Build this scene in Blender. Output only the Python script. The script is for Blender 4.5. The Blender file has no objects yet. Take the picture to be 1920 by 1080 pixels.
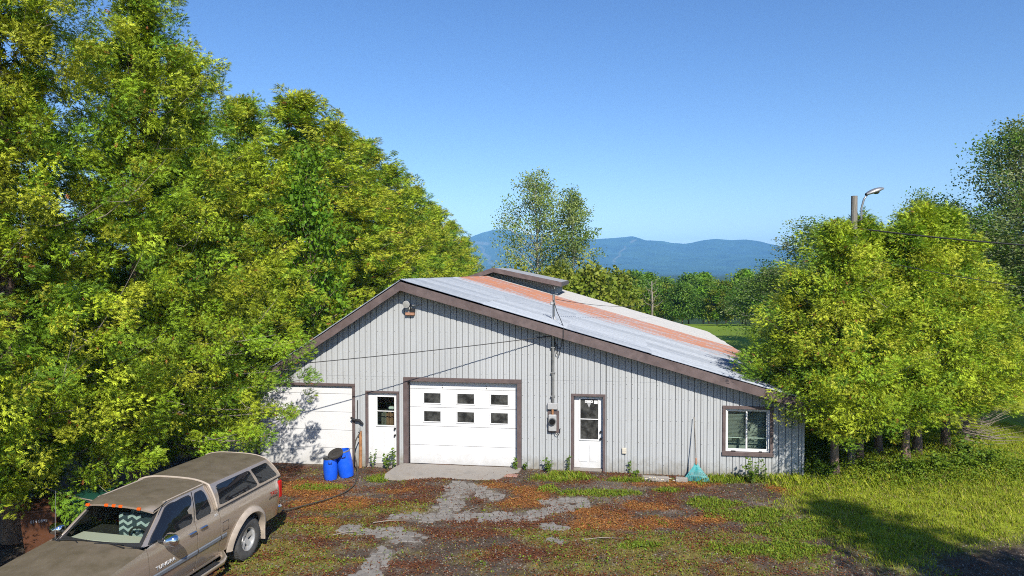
import bpy, bmesh, math, random
import numpy as np
from mathutils import Vector, Matrix

# ------------------------------------------------------------------ camera, sky, sun, exposure
scene = bpy.context.scene
COL = scene.collection
R = math.radians
cam_data = bpy.data.cameras.new('camera')
cam_data.lens = 24.0
cam_data.sensor_width = 36.0
cam_data.clip_start = 0.1
cam_data.clip_end = 30000
cam = bpy.data.objects.new('camera', cam_data)
COL.objects.link(cam)
cam.location = (0, 0, 5.5)
cam.rotation_euler = (R(90 - 1.343), 0, 0)
scene.camera = cam

SUN_EL = 40.0
SUN_VEC = Vector((0.25, -0.968, 0.0)).normalized() * math.cos(R(SUN_EL)) + Vector((0, 0, math.sin(R(SUN_EL))))
world = bpy.data.worlds.new('World')
scene.world = world
world.use_nodes = True
wn = world.node_tree
bg = wn.nodes['Background']
sky = wn.nodes.new('ShaderNodeTexSky')
sky.sky_type = 'NISHITA'
sky.sun_disc = False
sky.sun_elevation = R(SUN_EL)
sky.sun_rotation = math.atan2(SUN_VEC.x, SUN_VEC.y)
sky.altitude = 300
sky.air_density = 1.0
sky.dust_density = 0.2
sky.ozone_density = 2.5
hsv = wn.nodes.new('ShaderNodeHueSaturation')
hsv.inputs['Saturation'].default_value = 1.22
hsv.inputs['Hue'].default_value = 0.51
wn.links.new(sky.outputs[0], hsv.inputs['Color'])
wn.links.new(hsv.outputs[0], bg.inputs[0])
bg.inputs[1].default_value = 0.125

sun_data = bpy.data.lights.new('sun', 'SUN')
sun_data.energy = 4.8
sun_data.angle = R(0.53)
sun_data.color = (1.0, 0.945, 0.85)
sun = bpy.data.objects.new('sun', sun_data)
COL.objects.link(sun)
sun.rotation_euler = (-SUN_VEC).to_track_quat('-Z', 'Y').to_euler()

vs = scene.view_settings
vs.view_transform = 'Standard'
vs.look = 'None'
vs.exposure = 0.40
vs.gamma = 1.0
vs.use_curve_mapping = False
cy = scene.cycles
cy.use_denoising = False
cy.filter_width = 1.0
cy.max_bounces = 6
cy.diffuse_bounces = 1
cy.glossy_bounces = 3
cy.transmission_bounces = 4
cy.volume_bounces = 0
cy.transparent_max_bounces = 8
cy.caustics_reflective = False
cy.caustics_refractive = False

rng = np.random.default_rng(7)
random.seed(7)

# ------------------------------------------------------------------ helpers
def tag(o, label=None, cat=None, group=None, kind=None):
    if label: o['label'] = label
    if cat: o['category'] = cat
    if group: o['group'] = group
    if kind: o['kind'] = kind
    return o

def empty(name, loc=(0, 0, 0), rz=0.0, parent=None):
    o = bpy.data.objects.new(name, None)
    COL.objects.link(o)
    o.location = loc
    o.rotation_euler = (0, 0, rz)
    o.empty_display_size = 0.2
    if parent is not None: o.parent = parent
    return o

def link(name, me, parent=None, loc=(0, 0, 0)):
    o = bpy.data.objects.new(name, me)
    COL.objects.link(o)
    o.location = loc
    if parent is not None: o.parent = parent
    return o

def copy_tree(o, parent=None):
    c = o.copy()
    COL.objects.link(c)
    c.parent = parent
    for ch in o.children:
        copy_tree(ch, c)
    return c

class MB:
    """collects vertices and faces of one mesh object"""
    def __init__(self):
        self.v = []; self.f = []; self.smooth = False
    def add(self, vs_, fs_):
        n = len(self.v)
        self.v += [tuple(p) for p in vs_]
        self.f += [tuple(i + n for i in f) for f in fs_]
        return self
    def box(self, x0, x1, y0, y1, z0, z1):
        return self.add([(x0, y0, z0), (x1, y0, z0), (x1, y1, z0), (x0, y1, z0), (x0, y0, z1), (x1, y0, z1), (x1, y1, z1), (x0, y1, z1)],
                        [(3, 2, 1, 0), (4, 5, 6, 7), (0, 1, 5, 4), (1, 2, 6, 5), (2, 3, 7, 6), (3, 0, 4, 7)])
    def bbox(self, x0, x1, y0, y1, z0, z1, b=0.01):
        """box with chamfered edges"""
        bm = bmesh.new()
        bmesh.ops.create_cube(bm, size=1.0)
        for v in bm.verts:
            v.co = Vector(((x0 + x1) / 2 + v.co.x * (x1 - x0), (y0 + y1) / 2 + v.co.y * (y1 - y0), (z0 + z1) / 2 + v.co.z * (z1 - z0)))
        bmesh.ops.bevel(bm, geom=list(bm.edges), offset=b, segments=1, affect='EDGES')
        bm.verts.index_update()
        self.add([v.co[:] for v in bm.verts], [[v.index for v in f.verts] for f in bm.faces])
        bm.free()
        return self
    def prism(self, poly, y0, y1, axis='y'):
        """polygon given in (x,z), extruded along y"""
        n = len(poly)
        vs_ = [(p[0], y0, p[1]) for p in poly] + [(p[0], y1, p[1]) for p in poly]
        fs_ = [tuple(range(n)), tuple(range(2 * n - 1, n - 1, -1))]
        for i in range(n):
            j = (i + 1) % n
            fs_.append((j, i, n + i, n + j))
        return self.add(vs_, fs_)
    def tube(self, pts, rad, n=8, cap=True):
        pts = [Vector(p) for p in pts]
        if not hasattr(rad, '__len__'): rad = [rad] * len(pts)
        rings = []
        up = Vector((0, 0, 1))
        prev = None
        for i, p in enumerate(pts):
            d = (pts[min(i + 1, len(pts) - 1)] - pts[max(i - 1, 0)])
            if d.length < 1e-9: d = Vector((0, 0, 1))
            d.normalize()
            if prev is None:
                a = d.cross(up)
                if a.length < 0.05: a = d.cross(Vector((1, 0, 0)))
            else:
                a = prev - d * prev.dot(d)
                if a.length < 1e-6: a = d.cross(up)
            a.normalize(); prev = a
            b = d.cross(a)
            rings.append([p + (a * math.cos(2 * math.pi * k / n) + b * math.sin(2 * math.pi * k / n)) * rad[i] for k in range(n)])
        vs_ = [v for r in rings for v in r]
        fs_ = []
        for i in range(len(rings) - 1):
            for k in range(n):
                k2 = (k + 1) % n
                fs_.append((i * n + k, i * n + k2, (i + 1) * n + k2, (i + 1) * n + k))
        if cap:
            fs_.append(tuple(range(n - 1, -1, -1)))
            fs_.append(tuple((len(rings) - 1) * n + k for k in range(n)))
        return self.add(vs_, fs_)
    def lathe(self, prof, n=24, axis='z', origin=(0, 0, 0), close=False):
        """prof: (radius, height) pairs, turned round an axis"""
        vs_, fs_ = [], []
        m = len(prof)
        for k in range(n):
            a = 2 * math.pi * k / n
            for r, h in prof:
                if axis == 'z': p = (r * math.cos(a), r * math.sin(a), h)
                elif axis == 'y': p = (r * math.cos(a), h, r * math.sin(a))
                else: p = (h, r * math.cos(a), r * math.sin(a))
                vs_.append((p[0] + origin[0], p[1] + origin[1], p[2] + origin[2]))
        for k in range(n):
            k2 = (k + 1) % n
            for i in range(m - 1 if not close else m):
                i2 = (i + 1) % m
                fs_.append((k * m + i, k2 * m + i, k2 * m + i2, k * m + i2))
        return self.add(vs_, fs_)
    def grid(self, rows):
        """rows of equal length point lists"""
        n = len(rows[0])
        vs_ = [p for r in rows for p in r]
        fs_ = [(i * n + j, i * n + j + 1, (i + 1) * n + j + 1, (i + 1) * n + j) for i in range(len(rows) - 1) for j in range(n - 1)]
        return self.add(vs_, fs_)
    def mesh(self, name, mat, smooth=None):
        me = bpy.data.meshes.new(name)
        me.from_pydata(self.v, [], self.f)
        if mat: me.materials.append(mat)
        sm = self.smooth if smooth is None else smooth
        if sm:
            for p in me.polygons: p.use_smooth = True
            if isinstance(sm, float): me.set_sharp_from_angle(angle=R(sm))
        me.update()
        return me
    def build(self, name, mat, parent=None, loc=(0, 0, 0), smooth=None, fix=False):
        me = self.mesh(name, mat, smooth)
        if fix:
            bm = bmesh.new(); bm.from_mesh(me)
            bmesh.ops.recalc_face_normals(bm, faces=bm.faces)
            bm.to_mesh(me); bm.free()
        return link(name, me, parent, loc)

def npmesh(name, V, F, mat, tint=None, smooth=False):
    V = np.ascontiguousarray(V, dtype=np.float32); F = np.ascontiguousarray(F, dtype=np.int32)
    me = bpy.data.meshes.new(name)
    m, k = F.shape
    me.vertices.add(len(V)); me.vertices.foreach_set('co', V.ravel())
    me.loops.add(m * k); me.loops.foreach_set('vertex_index', F.ravel())
    me.polygons.add(m); me.polygons.foreach_set('loop_start', np.arange(0, m * k, k, dtype=np.int32))
    if smooth: me.polygons.foreach_set('use_smooth', np.ones(m, dtype=bool))
    me.update(calc_edges=True)
    if tint is not None:
        t = np.ones((len(V), 4), dtype=np.float32); t[:, :tint.shape[1]] = tint
        a = me.attributes.new('tint', 'FLOAT_COLOR', 'POINT')
        a.data.foreach_set('color', t.ravel())
    if mat: me.materials.append(mat)
    return me

def text_mesh(name, s, size, mat, parent, loc, rot, extrude=0.003, align='CENTER', shear=0.0, sx=1.0):
    cu = bpy.data.curves.new(name, 'FONT')
    cu.body = s; cu.size = size; cu.extrude = extrude; cu.align_x = align; cu.align_y = 'CENTER'; cu.shear = shear
    cu.resolution_u = 3
    tmp = bpy.data.objects.new(name, cu)
    COL.objects.link(tmp)
    dg = bpy.context.evaluated_depsgraph_get()
    me = bpy.data.meshes.new_from_object(tmp.evaluated_get(dg))
    bpy.data.objects.remove(tmp)
    me.materials.clear(); me.materials.append(mat)
    o = link(name, me, parent, loc)
    o.rotation_euler = rot
    o.scale = (sx, 1, 1)
    return o

# value noise
_tab = np.random.default_rng(99).random((256, 256))
def vnoise(x, y, ox=0):
    x = np.asarray(x, float) + ox * 17.13; y = np.asarray(y, float) + ox * 9.71
    xi = np.floor(x).astype(int); yi = np.floor(y).astype(int)
    fx = x - xi; fy = y - yi
    fx = fx * fx * (3 - 2 * fx); fy = fy * fy * (3 - 2 * fy)
    a = _tab[xi & 255, yi & 255]; b = _tab[(xi + 1) & 255, yi & 255]
    c = _tab[xi & 255, (yi + 1) & 255]; d = _tab[(xi + 1) & 255, (yi + 1) & 255]
    return (a * (1 - fx) + b * fx) * (1 - fy) + (c * (1 - fx) + d * fx) * fy
def fbm(x, y, oct_=4, ox=0):
    s = 0; a = 0.5; t = 0
    for i in range(oct_):
        s = s + a * vnoise(x * 2 ** i, y * 2 ** i, ox + i * 3); t += a; a *= 0.5
    return s / t
def sstep(a, b, x):
    t = np.clip((np.asarray(x, float) - a) / (b - a), 0, 1)
    return t * t * (3 - 2 * t)

# ------------------------------------------------------------------ materials
def new_mat(name):
    m = bpy.data.materials.new(name)
    m.use_nodes = True
    nt = m.node_tree
    return m, nt, nt.nodes['Principled BSDF']

def mat(name, col, rough=0.6, metal=0.0, var=0.0, vscale=3.0, bump=0.0, bscale=60.0, coat=0.0, dirt=None, dscale=2.0, damt=0.5, spec=0.5, stretch=None):
    m, nt, b = new_mat(name)
    N, L = nt.nodes, nt.links
    b.inputs['Base Color'].default_value = (*col, 1)
    b.inputs['Roughness'].default_value = rough
    b.inputs['Metallic'].default_value = metal
    b.inputs['Specular IOR Level'].default_value = spec
    if coat: b.inputs['Coat Weight'].default_value = coat; b.inputs['Coat Roughness'].default_value = 0.08
    geo = N.new('ShaderNodeNewGeometry')
    vec = geo.outputs['Position']
    if stretch:
        mp = N.new('ShaderNodeMapping'); mp.inputs['Scale'].default_value = stretch
        L.new(vec, mp.inputs[0]); vec = mp.outputs[0]
    col_out = None
    if var:
        n = N.new('ShaderNodeTexNoise'); n.inputs['Scale'].default_value = vscale; n.inputs['Detail'].default_value = 6
        L.new(vec, n.inputs['Vector'])
        mr = N.new('ShaderNodeMapRange'); mr.inputs[1].default_value = 0.3; mr.inputs[2].default_value = 0.7
        mr.inputs[3].default_value = 1 - var; mr.inputs[4].default_value = 1 + var
        L.new(n.outputs[0], mr.inputs[0])
        mx = N.new('ShaderNodeVectorMath'); mx.operation = 'SCALE'
        mx.inputs[0].default_value = col
        L.new(mr.outputs[0], mx.inputs['Scale'])
        col_out = mx.outputs[0]
    if dirt:
        n = N.new('ShaderNodeTexNoise'); n.inputs['Scale'].default_value = dscale; n.inputs['Detail'].default_value = 8; n.inputs['Roughness'].default_value = 0.65
        L.new(vec, n.inputs['Vector'])
        mr = N.new('ShaderNodeMapRange'); mr.inputs[1].default_value = 0.45; mr.inputs[2].default_value = 0.7
        mr.inputs[3].default_value = 0.0; mr.inputs[4].default_value = damt
        L.new(n.outputs[0], mr.inputs[0])
        mx = N.new('ShaderNodeMix'); mx.data_type = 'RGBA'
        L.new(mr.outputs[0], mx.inputs[0])
        mx.inputs[6].default_value = (*col, 1)
        if col_out is not None: L.new(col_out, mx.inputs[6])
        mx.inputs[7].default_value = (*dirt, 1)
        col_out = mx.outputs[2]
    if col_out is not None: L.new(col_out, b.inputs['Base Color'])
    if bump:
        n = N.new('ShaderNodeTexNoise'); n.inputs['Scale'].default_value = bscale; n.inputs['Detail'].default_value = 4
        L.new(vec, n.inputs['Vector'])
        bp = N.new('ShaderNodeBump'); bp.inputs['Strength'].default_value = bump; bp.inputs['Distance'].default_value = 0.02
        L.new(n.outputs[0], bp.inputs['Height']); L.new(bp.outputs[0], b.inputs['Normal'])
    return m

def leaf_mat(name, trans=0.35, rough=0.55, gain=1.0):
    m, nt, b = new_mat(name)
    N, L = nt.nodes, nt.links
    at = N.new('ShaderNodeAttribute'); at.attribute_name = 'tint'
    sc = N.new('ShaderNodeVectorMath'); sc.operation = 'SCALE'; sc.inputs['Scale'].default_value = gain
    L.new(at.outputs['Color'], sc.inputs[0])
    L.new(sc.outputs[0], b.inputs['Base Color'])
    b.inputs['Roughness'].default_value = rough
    b.inputs['Specular IOR Level'].default_value = 0.25
    tr = N.new('ShaderNodeBsdfTranslucent')
    tc = N.new('ShaderNodeVectorMath'); tc.operation = 'MULTIPLY'; tc.inputs[1].default_value = (1.15, 1.15, 0.7)
    L.new(sc.outputs[0], tc.inputs[0]); L.new(tc.outputs[0], tr.inputs[0])
    ms = N.new('ShaderNodeMixShader'); ms.inputs[0].default_value = trans
    L.new(b.outputs[0], ms.inputs[1]); L.new(tr.outputs[0], ms.inputs[2])
    L.new(ms.outputs[0], N['Material Output'].inputs[0])
    return m

M = {}
M['siding'] = mat('grey_siding', (0.45, 0.465, 0.47), 0.55, var=0.05, vscale=0.7, dirt=(0.40, 0.40, 0.385), dscale=2.5, damt=0.3, stretch=(1.5, 1.5, 0.8))
def splash(m, amt=0.75):
    # mud and algae splashed up the foot of the wall
    nt = m.node_tree; N, L = nt.nodes, nt.links; b = N['Principled BSDF']
    src = b.inputs['Base Color'].links[0].from_socket
    geo = N.new('ShaderNodeNewGeometry'); sp = N.new('ShaderNodeSeparateXYZ'); L.new(geo.outputs['Position'], sp.inputs[0])
    n = N.new('ShaderNodeTexNoise'); n.inputs['Scale'].default_value = 5; n.inputs['Detail'].default_value = 8; n.inputs['Roughness'].default_value = 0.7
    L.new(geo.outputs['Position'], n.inputs['Vector'])
    nm = N.new('ShaderNodeMath'); nm.operation = 'MULTIPLY_ADD'; nm.inputs[1].default_value = -1.1; L.new(n.outputs[0], nm.inputs[0]); L.new(sp.outputs[2], nm.inputs[2])
    mr = N.new('ShaderNodeMapRange'); mr.inputs[1].default_value = -0.62; mr.inputs[2].default_value = -0.12; mr.inputs[3].default_value = amt; mr.inputs[4].default_value = 0.0
    L.new(nm.outputs[0], mr.inputs[0])
    mx = N.new('ShaderNodeMix'); mx.data_type = 'RGBA'; L.new(mr.outputs[0], mx.inputs[0]); L.new(src, mx.inputs[6]); mx.inputs[7].default_value = (0.22, 0.19, 0.13, 1)
    L.new(mx.outputs[2], b.inputs['Base Color'])
splash(M['siding'])
M['backing'] = mat('wall_backing', (0.27, 0.275, 0.275), 0.8)
M['brown'] = mat('brown_trim', (0.115, 0.083, 0.078), 0.55, var=0.18, vscale=4, dirt=(0.2, 0.15, 0.14), dscale=5, damt=0.5)
M['white'] = mat('white_paint', (0.74, 0.74, 0.74), 0.45, var=0.02, vscale=2, dirt=(0.68, 0.67, 0.64), dscale=1.3, damt=0.35)
splash(M['white'], 0.3)
M['white_v'] = mat('white_vinyl', (0.78, 0.78, 0.77), 0.4)
M['concrete'] = mat('concrete', (0.33, 0.30, 0.265), 0.9, var=0.2, vscale=3, bump=0.4, bscale=40, dirt=(0.2, 0.165, 0.13), dscale=3, damt=0.7)
M['glass'] = mat('dark_glass', (0.012, 0.013, 0.014), 0.04, spec=0.5)
M['grimy'] = mat('grimy_glass', (0.035, 0.036, 0.034), 0.12, var=0.5, vscale=5, dirt=(0.11, 0.11, 0.10), dscale=5, damt=0.8, spec=0.4)
M['black'] = mat('black_plastic', (0.02, 0.02, 0.021), 0.5)
M['rubber'] = mat('tyre_rubber', (0.075, 0.073, 0.07), 0.85, var=0.25, vscale=9, bump=0.3, bscale=80)
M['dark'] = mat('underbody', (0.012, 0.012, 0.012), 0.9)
M['steel'] = mat('weathered_steel', (0.34, 0.34, 0.33), 0.45, metal=0.7, var=0.2, vscale=7)
M['chrome'] = mat('chrome', (0.75, 0.76, 0.78), 0.08, metal=1.0)
M['grey_box'] = mat('grey_enamel', (0.4, 0.4, 0.395), 0.5, var=0.1, vscale=12)
M['wood_old'] = mat('weathered_wood', (0.22, 0.20, 0.17), 0.85, var=0.3, vscale=6, bump=0.5, bscale=30, stretch=(6, 6, 0.6))
M['wood_red'] = mat('stained_wood', (0.36, 0.19, 0.12), 0.8, var=0.2, vscale=8)
M['rusty'] = mat('rusty_pipe', (0.36, 0.17, 0.07), 0.85, var=0.3, vscale=9, bump=0.3)
M['blue'] = mat('blue_plastic', (0.008, 0.10, 0.72), 0.32, var=0.06, vscale=6, dirt=(0.05, 0.16, 0.6), dscale=5, damt=0.3)
M['teal'] = mat('teal_plastic', (0.055, 0.33, 0.34), 0.45, var=0.12, vscale=8)
M['bark'] = mat('cedar_bark', (0.27, 0.185, 0.14), 0.9, var=0.35, vscale=5, bump=0.8, bscale=18, stretch=(4, 4, 0.7))
M['twig'] = mat('bare_twig', (0.25, 0.21, 0.17), 0.9, var=0.25, vscale=4)
M['birch_bark'] = mat('pale_bark', (0.52, 0.50, 0.45), 0.85, var=0.3, vscale=5, dirt=(0.12, 0.11, 0.1), dscale=6, damt=0.7)
M['cable'] = mat('black_cable', (0.02, 0.02, 0.02), 0.6)
M['cedar'] = leaf_mat('cedar_foliage', 0.10)
M['leaf'] = leaf_mat('broad_foliage', 0.35)
M['grass'] = leaf_mat('grass_blades', 0.35, 0.6)
M['litter'] = leaf_mat('dry_litter', 0.1, 0.8)
M['silver'] = mat('silver_badge', (0.6, 0.6, 0.6), 0.4)
# ------------------------------------------------------------------ ground sheet
PSI = R(8.0)
BO = np.array([-1.35, 19.25])                       # base point of the shed's front wall
BU = np.array([math.cos(PSI), -math.sin(PSI)])
BV = np.array([math.sin(PSI), math.cos(PSI)])
def to_world(u, v):
    p = BO + BU * u + BV * v
    return float(p[0]), float(p[1])

def ground_z(x, y):
    x = np.asarray(x, float); y = np.asarray(y, float)
    z = -0.14 * sstep(-2.0, -3.6, x) * sstep(60, 30, y) * sstep(14.0, 17.0, y)
    z = z + 0.05 * (fbm(x * 0.5, y * 0.5, 3, 2) - 0.5) * sstep(40, 30, y)
    z = z + 0.18 * sstep(8.5, 12.0, x) * sstep(16.0, 19.0, y) * sstep(60, 40, y) * (0.6 + 0.8 * fbm(x * 0.3, y * 0.3, 2, 5))
    z = z - 6.5 * sstep(55, 170, y) + 1.2 * (fbm(x * 0.02, y * 0.02, 3, 7) - 0.5) * sstep(60, 120, y)
    return z

def blob(x, y, cx, cy, rx, ry, ang=0.0):
    dx = x - cx; dy = y - cy
    c, s = math.cos(ang), math.sin(ang)
    a = dx * c + dy * s; b = -dx * s + dy * c
    return np.exp(-((a / rx) ** 2 + (b / ry) ** 2))
def cap(x, y, ax, ay, bx, by, w):
    t = np.clip(((x - ax) * (bx - ax) + (y - ay) * (by - ay)) / ((bx - ax) ** 2 + (by - ay) ** 2), 0, 1)
    d = np.hypot(x - ax - t * (bx - ax), y - ay - t * (by - ay))
    return 1 - d / w
def mx(*a):
    r = a[0]
    for q in a[1:]: r = np.maximum(r, q)
    return r

def path_field(x, y):
    return mx(cap(x, y, -1.25, 17.45, -1.55, 15.6, 0.42), cap(x, y, -2.5, 15.25, 0.35, 15.2, 0.34), cap(x, y, 0.35, 15.3, 1.7, 16.05, 0.26),
              cap(x, y, -0.9, 17.2, -0.5, 16.6, 0.4), cap(x, y, -2.6, 14.25, -2.1, 13.9, 0.42), cap(x, y, -2.5, 13.4, -2.65, 12.2, 0.30),
              cap(x, y, -3.5, 14.5, -3.2, 14.3, 0.3), cap(x, y, 0.75, 14.65, 1.1, 14.5, 0.2), cap(x, y, 0.8, 13.85, 1.0, 13.8, 0.16),
              cap(x, y, 0.9, 16.2, 1.6, 16.35, 0.3))

def masks(x, y):
    n1 = fbm(x * 0.9, y * 0.9, 4, 11) - 0.5
    n2 = fbm(x * 2.6, y * 2.6, 4, 12) - 0.5
    n3 = fbm(x * 1.4, y * 2.2, 4, 13) - 0.5
    orange = mx(blob(x, y, -5.4, 17.6, 1.3, 0.8), blob(x, y, -4.3, 16.4, 1.5, 0.6), blob(x, y, -4.4, 15.1, 0.7, 0.4), blob(x, y, -0.4, 17.45, 0.5, 0.25),
                blob(x, y, 0.5, 16.9, 0.6, 0.8), blob(x, y, 0.2, 16.2, 0.8, 0.4), blob(x, y, 1.9, 14.8, 1.3, 0.55), blob(x, y, 3.1, 14.8, 1.3, 0.4),
                blob(x, y, 2.0, 15.5, 0.8, 0.35), blob(x, y, 4.3, 15.0, 0.8, 0.3), blob(x, y, 3.2, 15.9, 0.9, 0.35), blob(x, y, 4.3, 17.6, 1.2, 0.25),
                blob(x, y, 7.0, 17.2, 0.7, 0.6), blob(x, y, -2.8, 17.3, 0.7, 0.25))
    orange = sstep(0.30, 0.85, orange + 1.1 * n2 + 0.5 * n1)
    red = mx(blob(x, y, -0.9, 14.2, 1.2, 0.35), blob(x, y, -1.8, 12.7, 0.9, 0.3), blob(x, y, -0.3, 13.3, 1.0, 0.4, 0.5), blob(x, y, -2.6, 14.9, 0.7, 0.3),
             blob(x, y, -3.6, 12.9, 0.9, 0.15), blob(x, y, 0.0, 14.9, 1.2, 0.3), blob(x, y, -2.4, 16.3, 1.3, 0.5), blob(x, y, -0.8, 16.3, 0.35, 0.5), blob(x, y, 1.0, 13.2, 1.0, 0.25, -0.3),
             blob(x, y, 1.2, 14.1, 0.9, 0.25), 0.53 + 0 * x)
    red = sstep(0.40, 0.85, red + 1.2 * n3) * sstep(6.0, 4.0, x)
    moss = mx(blob(x, y, -3.3, 15.9, 1.3, 0.5), blob(x, y, -4.0, 14.6, 1.3, 0.7), blob(x, y, -4.6, 13.0, 1.2, 0.9), 0.85 * blob(x, y, 3.2, 13.6, 2.6, 0.8), blob(x, y, 1.4, 14.2, 1.2, 0.3),
              0.55 * blob(x, y, 2.2, 12.6, 3.0, 0.6))
    moss = sstep(0.35, 0.95, moss + 1.2 * n2 + 0.3)
    green = mx(blob(x, y, -3.5, 18.5, 0.7, 0.35), blob(x, y, -5.0, 17.7, 0.9, 0.25), blob(x, y, 1.4, 18.1, 1.1, 0.45), blob(x, y, 2.1, 16.85, 1.3, 0.28), blob(x, y, 0.9, 17.1, 0.5, 0.3),
               blob(x, y, 4.8, 16.1, 0.8, 0.5), blob(x, y, 5.5, 15.2, 1.0, 0.7), blob(x, y, 6.2, 14.4, 1.4, 0.8), blob(x, y, 3.9, 17.1, 0.5, 0.2), blob(x, y, 5.9, 17.9, 1.4, 0.35),
               blob(x, y, 3.2, 17.9, 0.8, 0.18), blob(x, y, 5.2, 13.4, 1.4, 0.5), blob(x, y, 2.6, 13.6, 0.7, 0.25))
    green = sstep(0.40, 0.75, green + 0.9 * n2 + 0.35 * n1)
    lawn = sstep(6.3, 7.4, x + 1.8 * n1) * sstep(12.6, 14.0, y + 0.25 * (8.5 - x) + 1.5 * n1) * sstep(13.6, 12.0, x - 0.75 * (y - 14.5) + 2.0 * n1)
    under = sstep(7.3, 8.0, x) * sstep(17.2, 18.2, y + n1)
    lawn = np.maximum(lawn, under * sstep(19, 16.5, x - 0.5 * (y - 20)))
    far = sstep(20.0, 23.0, y) * sstep(7.5, 9.0, x)
    lawn = np.maximum(lawn, far)
    lawn = np.where(y > 40, 1.0, lawn)
    return orange, red, moss, green, lawn, n1, n2, n3

def ground_cols(x, y):
    o, r, m, g, l, n1, n2, n3 = masks(x, y)
    fine = fbm(x * 9, y * 9, 3, 31)[..., None]
    soil = np.array([0.088, 0.066, 0.050]) * (0.4 + 1.2 * fine)
    pale = np.array([0.165, 0.14, 0.115]) * (0.45 + 1.1 * fine)
    c = soil + (pale - soil) * sstep(0.02, 0.22, n1 + 0.5 * n2)[..., None] * 0.65
    def lay(c, col, a, k=1.0):
        a = (np.clip(a, 0, 1) * k)[..., None]
        return c * (1 - a) + np.array(col) * (0.35 + 1.3 * fine) * a
    pth = sstep(-0.25, 0.55, path_field(x, y) + 0.9 * n2)
    c = lay(c, (0.125, 0.048, 0.022), r, 0.75)
    c = lay(c, (0.215, 0.195, 0.168), pth * sstep(0.3, 0.5, fbm(x * 4.5, y * 4.5, 3, 91)), 0.55)
    c = lay(c, (0.20, 0.165, 0.035), m, 0.75)
    c = lay(c, (0.30, 0.125, 0.035), o, 0.8)
    c = lay(c, (0.13, 0.145, 0.02), g, 0.75)
    lawn_c = np.array([0.25, 0.29, 0.024]) * (0.5 + 1.0 * fine) * (1 + 0.5 * n1[..., None])
    bare = (sstep(0.04, 0.2, n2 + 0.4 * n1) * 0.8)[..., None]
    lawn_c = lawn_c * (1 - bare) + np.array([0.20, 0.165, 0.06]) * (0.5 + fine) * bare
    c = c * (1 - l[..., None]) + lawn_c * l[..., None]
    track = sstep(0.0, 1.2, x - (12.6 + 0.62 * (y - 14.5)) + 1.2 * n1) * sstep(0.0, 1.2, (15.2 + 0.62 * (y - 14.5)) - x + 1.2 * n1) * sstep(40, 30, y) 
    c = lay(c, (0.13, 0.115, 0.095), track * sstep(-0.2, 0.2, n2 + 0.15), 0.8)
    fieldc = np.array([0.17, 0.25, 0.025]) * (0.75 + 0.5 * fbm(x * 0.06, y * 0.06, 3, 44)[..., None])
    fa = sstep(35, 50, y)[..., None]
    c = c * (1 - fa) + fieldc * fa
    fo = sstep(90, 150, y)[..., None]
    forest = np.array([0.032, 0.058, 0.016]) * (0.6 + 0.8 * fbm(x * 0.01, y * 0.01, 4, 45)[..., None])
    return c * (1 - fo) + forest * fo

gx = np.unique(np.concatenate([-np.geomspace(16, 8500, 46), np.arange(-16, 20.01, 0.1), np.geomspace(20.3, 8500, 46)]))
gy = np.unique(np.concatenate([np.linspace(-120, 7, 24), np.arange(7, 22.01, 0.1), np.geomspace(22.3, 8600, 90)]))
GX, GY = np.meshgrid(gx, gy, indexing='ij')
GZ = ground_z(GX, GY)
near = (np.abs(GX - 2) < 18) & (GY > 7) & (GY < 22)
GZ = GZ + near * 0.012 * (fbm(GX * 6, GY * 6, 3, 51) - 0.5)
GC = ground_cols(GX, GY)
ni, nj = GX.shape
idx = np.arange(ni * nj).reshape(ni, nj)
GF = np.stack([idx[:-1, :-1], idx[1:, :-1], idx[1:, 1:], idx[:-1, 1:]], -1).reshape(-1, 4)

gm, nt, b = new_mat('yard_ground')
N, L = nt.nodes, nt.links
at = N.new('ShaderNodeAttribute'); at.attribute_name = 'tint'
geo = N.new('ShaderNodeNewGeometry')
n1_ = N.new('ShaderNodeTexNoise'); n1_.inputs['Scale'].default_value = 22; n1_.inputs['Detail'].default_value = 6; n1_.inputs['Roughness'].default_value = 0.7
L.new(geo.outputs['Position'], n1_.inputs['Vector'])
mr = N.new('ShaderNodeMapRange'); mr.inputs[1].default_value = 0.32; mr.inputs[2].default_value = 0.68; mr.inputs[3].default_value = 0.45; mr.inputs[4].default_value = 1.55
L.new(n1_.outputs[0], mr.inputs[0])
sc_ = N.new('ShaderNodeVectorMath'); sc_.operation = 'SCALE'
L.new(at.outputs['Color'], sc_.inputs[0]); L.new(mr.outputs[0], sc_.inputs['Scale']); L.new(sc_.outputs[0], b.inputs['Base Color'])
b.inputs['Roughness'].default_value = 0.95; b.inputs['Specular IOR Level'].default_value = 0.15
bp = N.new('ShaderNodeBump'); bp.inputs['Strength'].default_value = 0.7; bp.inputs['Distance'].default_value = 0.03
L.new(n1_.outputs[0], bp.inputs['Height']); L.new(bp.outputs[0], b.inputs['Normal'])
ground = link('ground', npmesh('ground', np.stack([GX, GY, GZ], -1).reshape(-1, 3), GF, gm, GC.reshape(-1, 3), smooth=True))
tag(ground, kind='structure')

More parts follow.
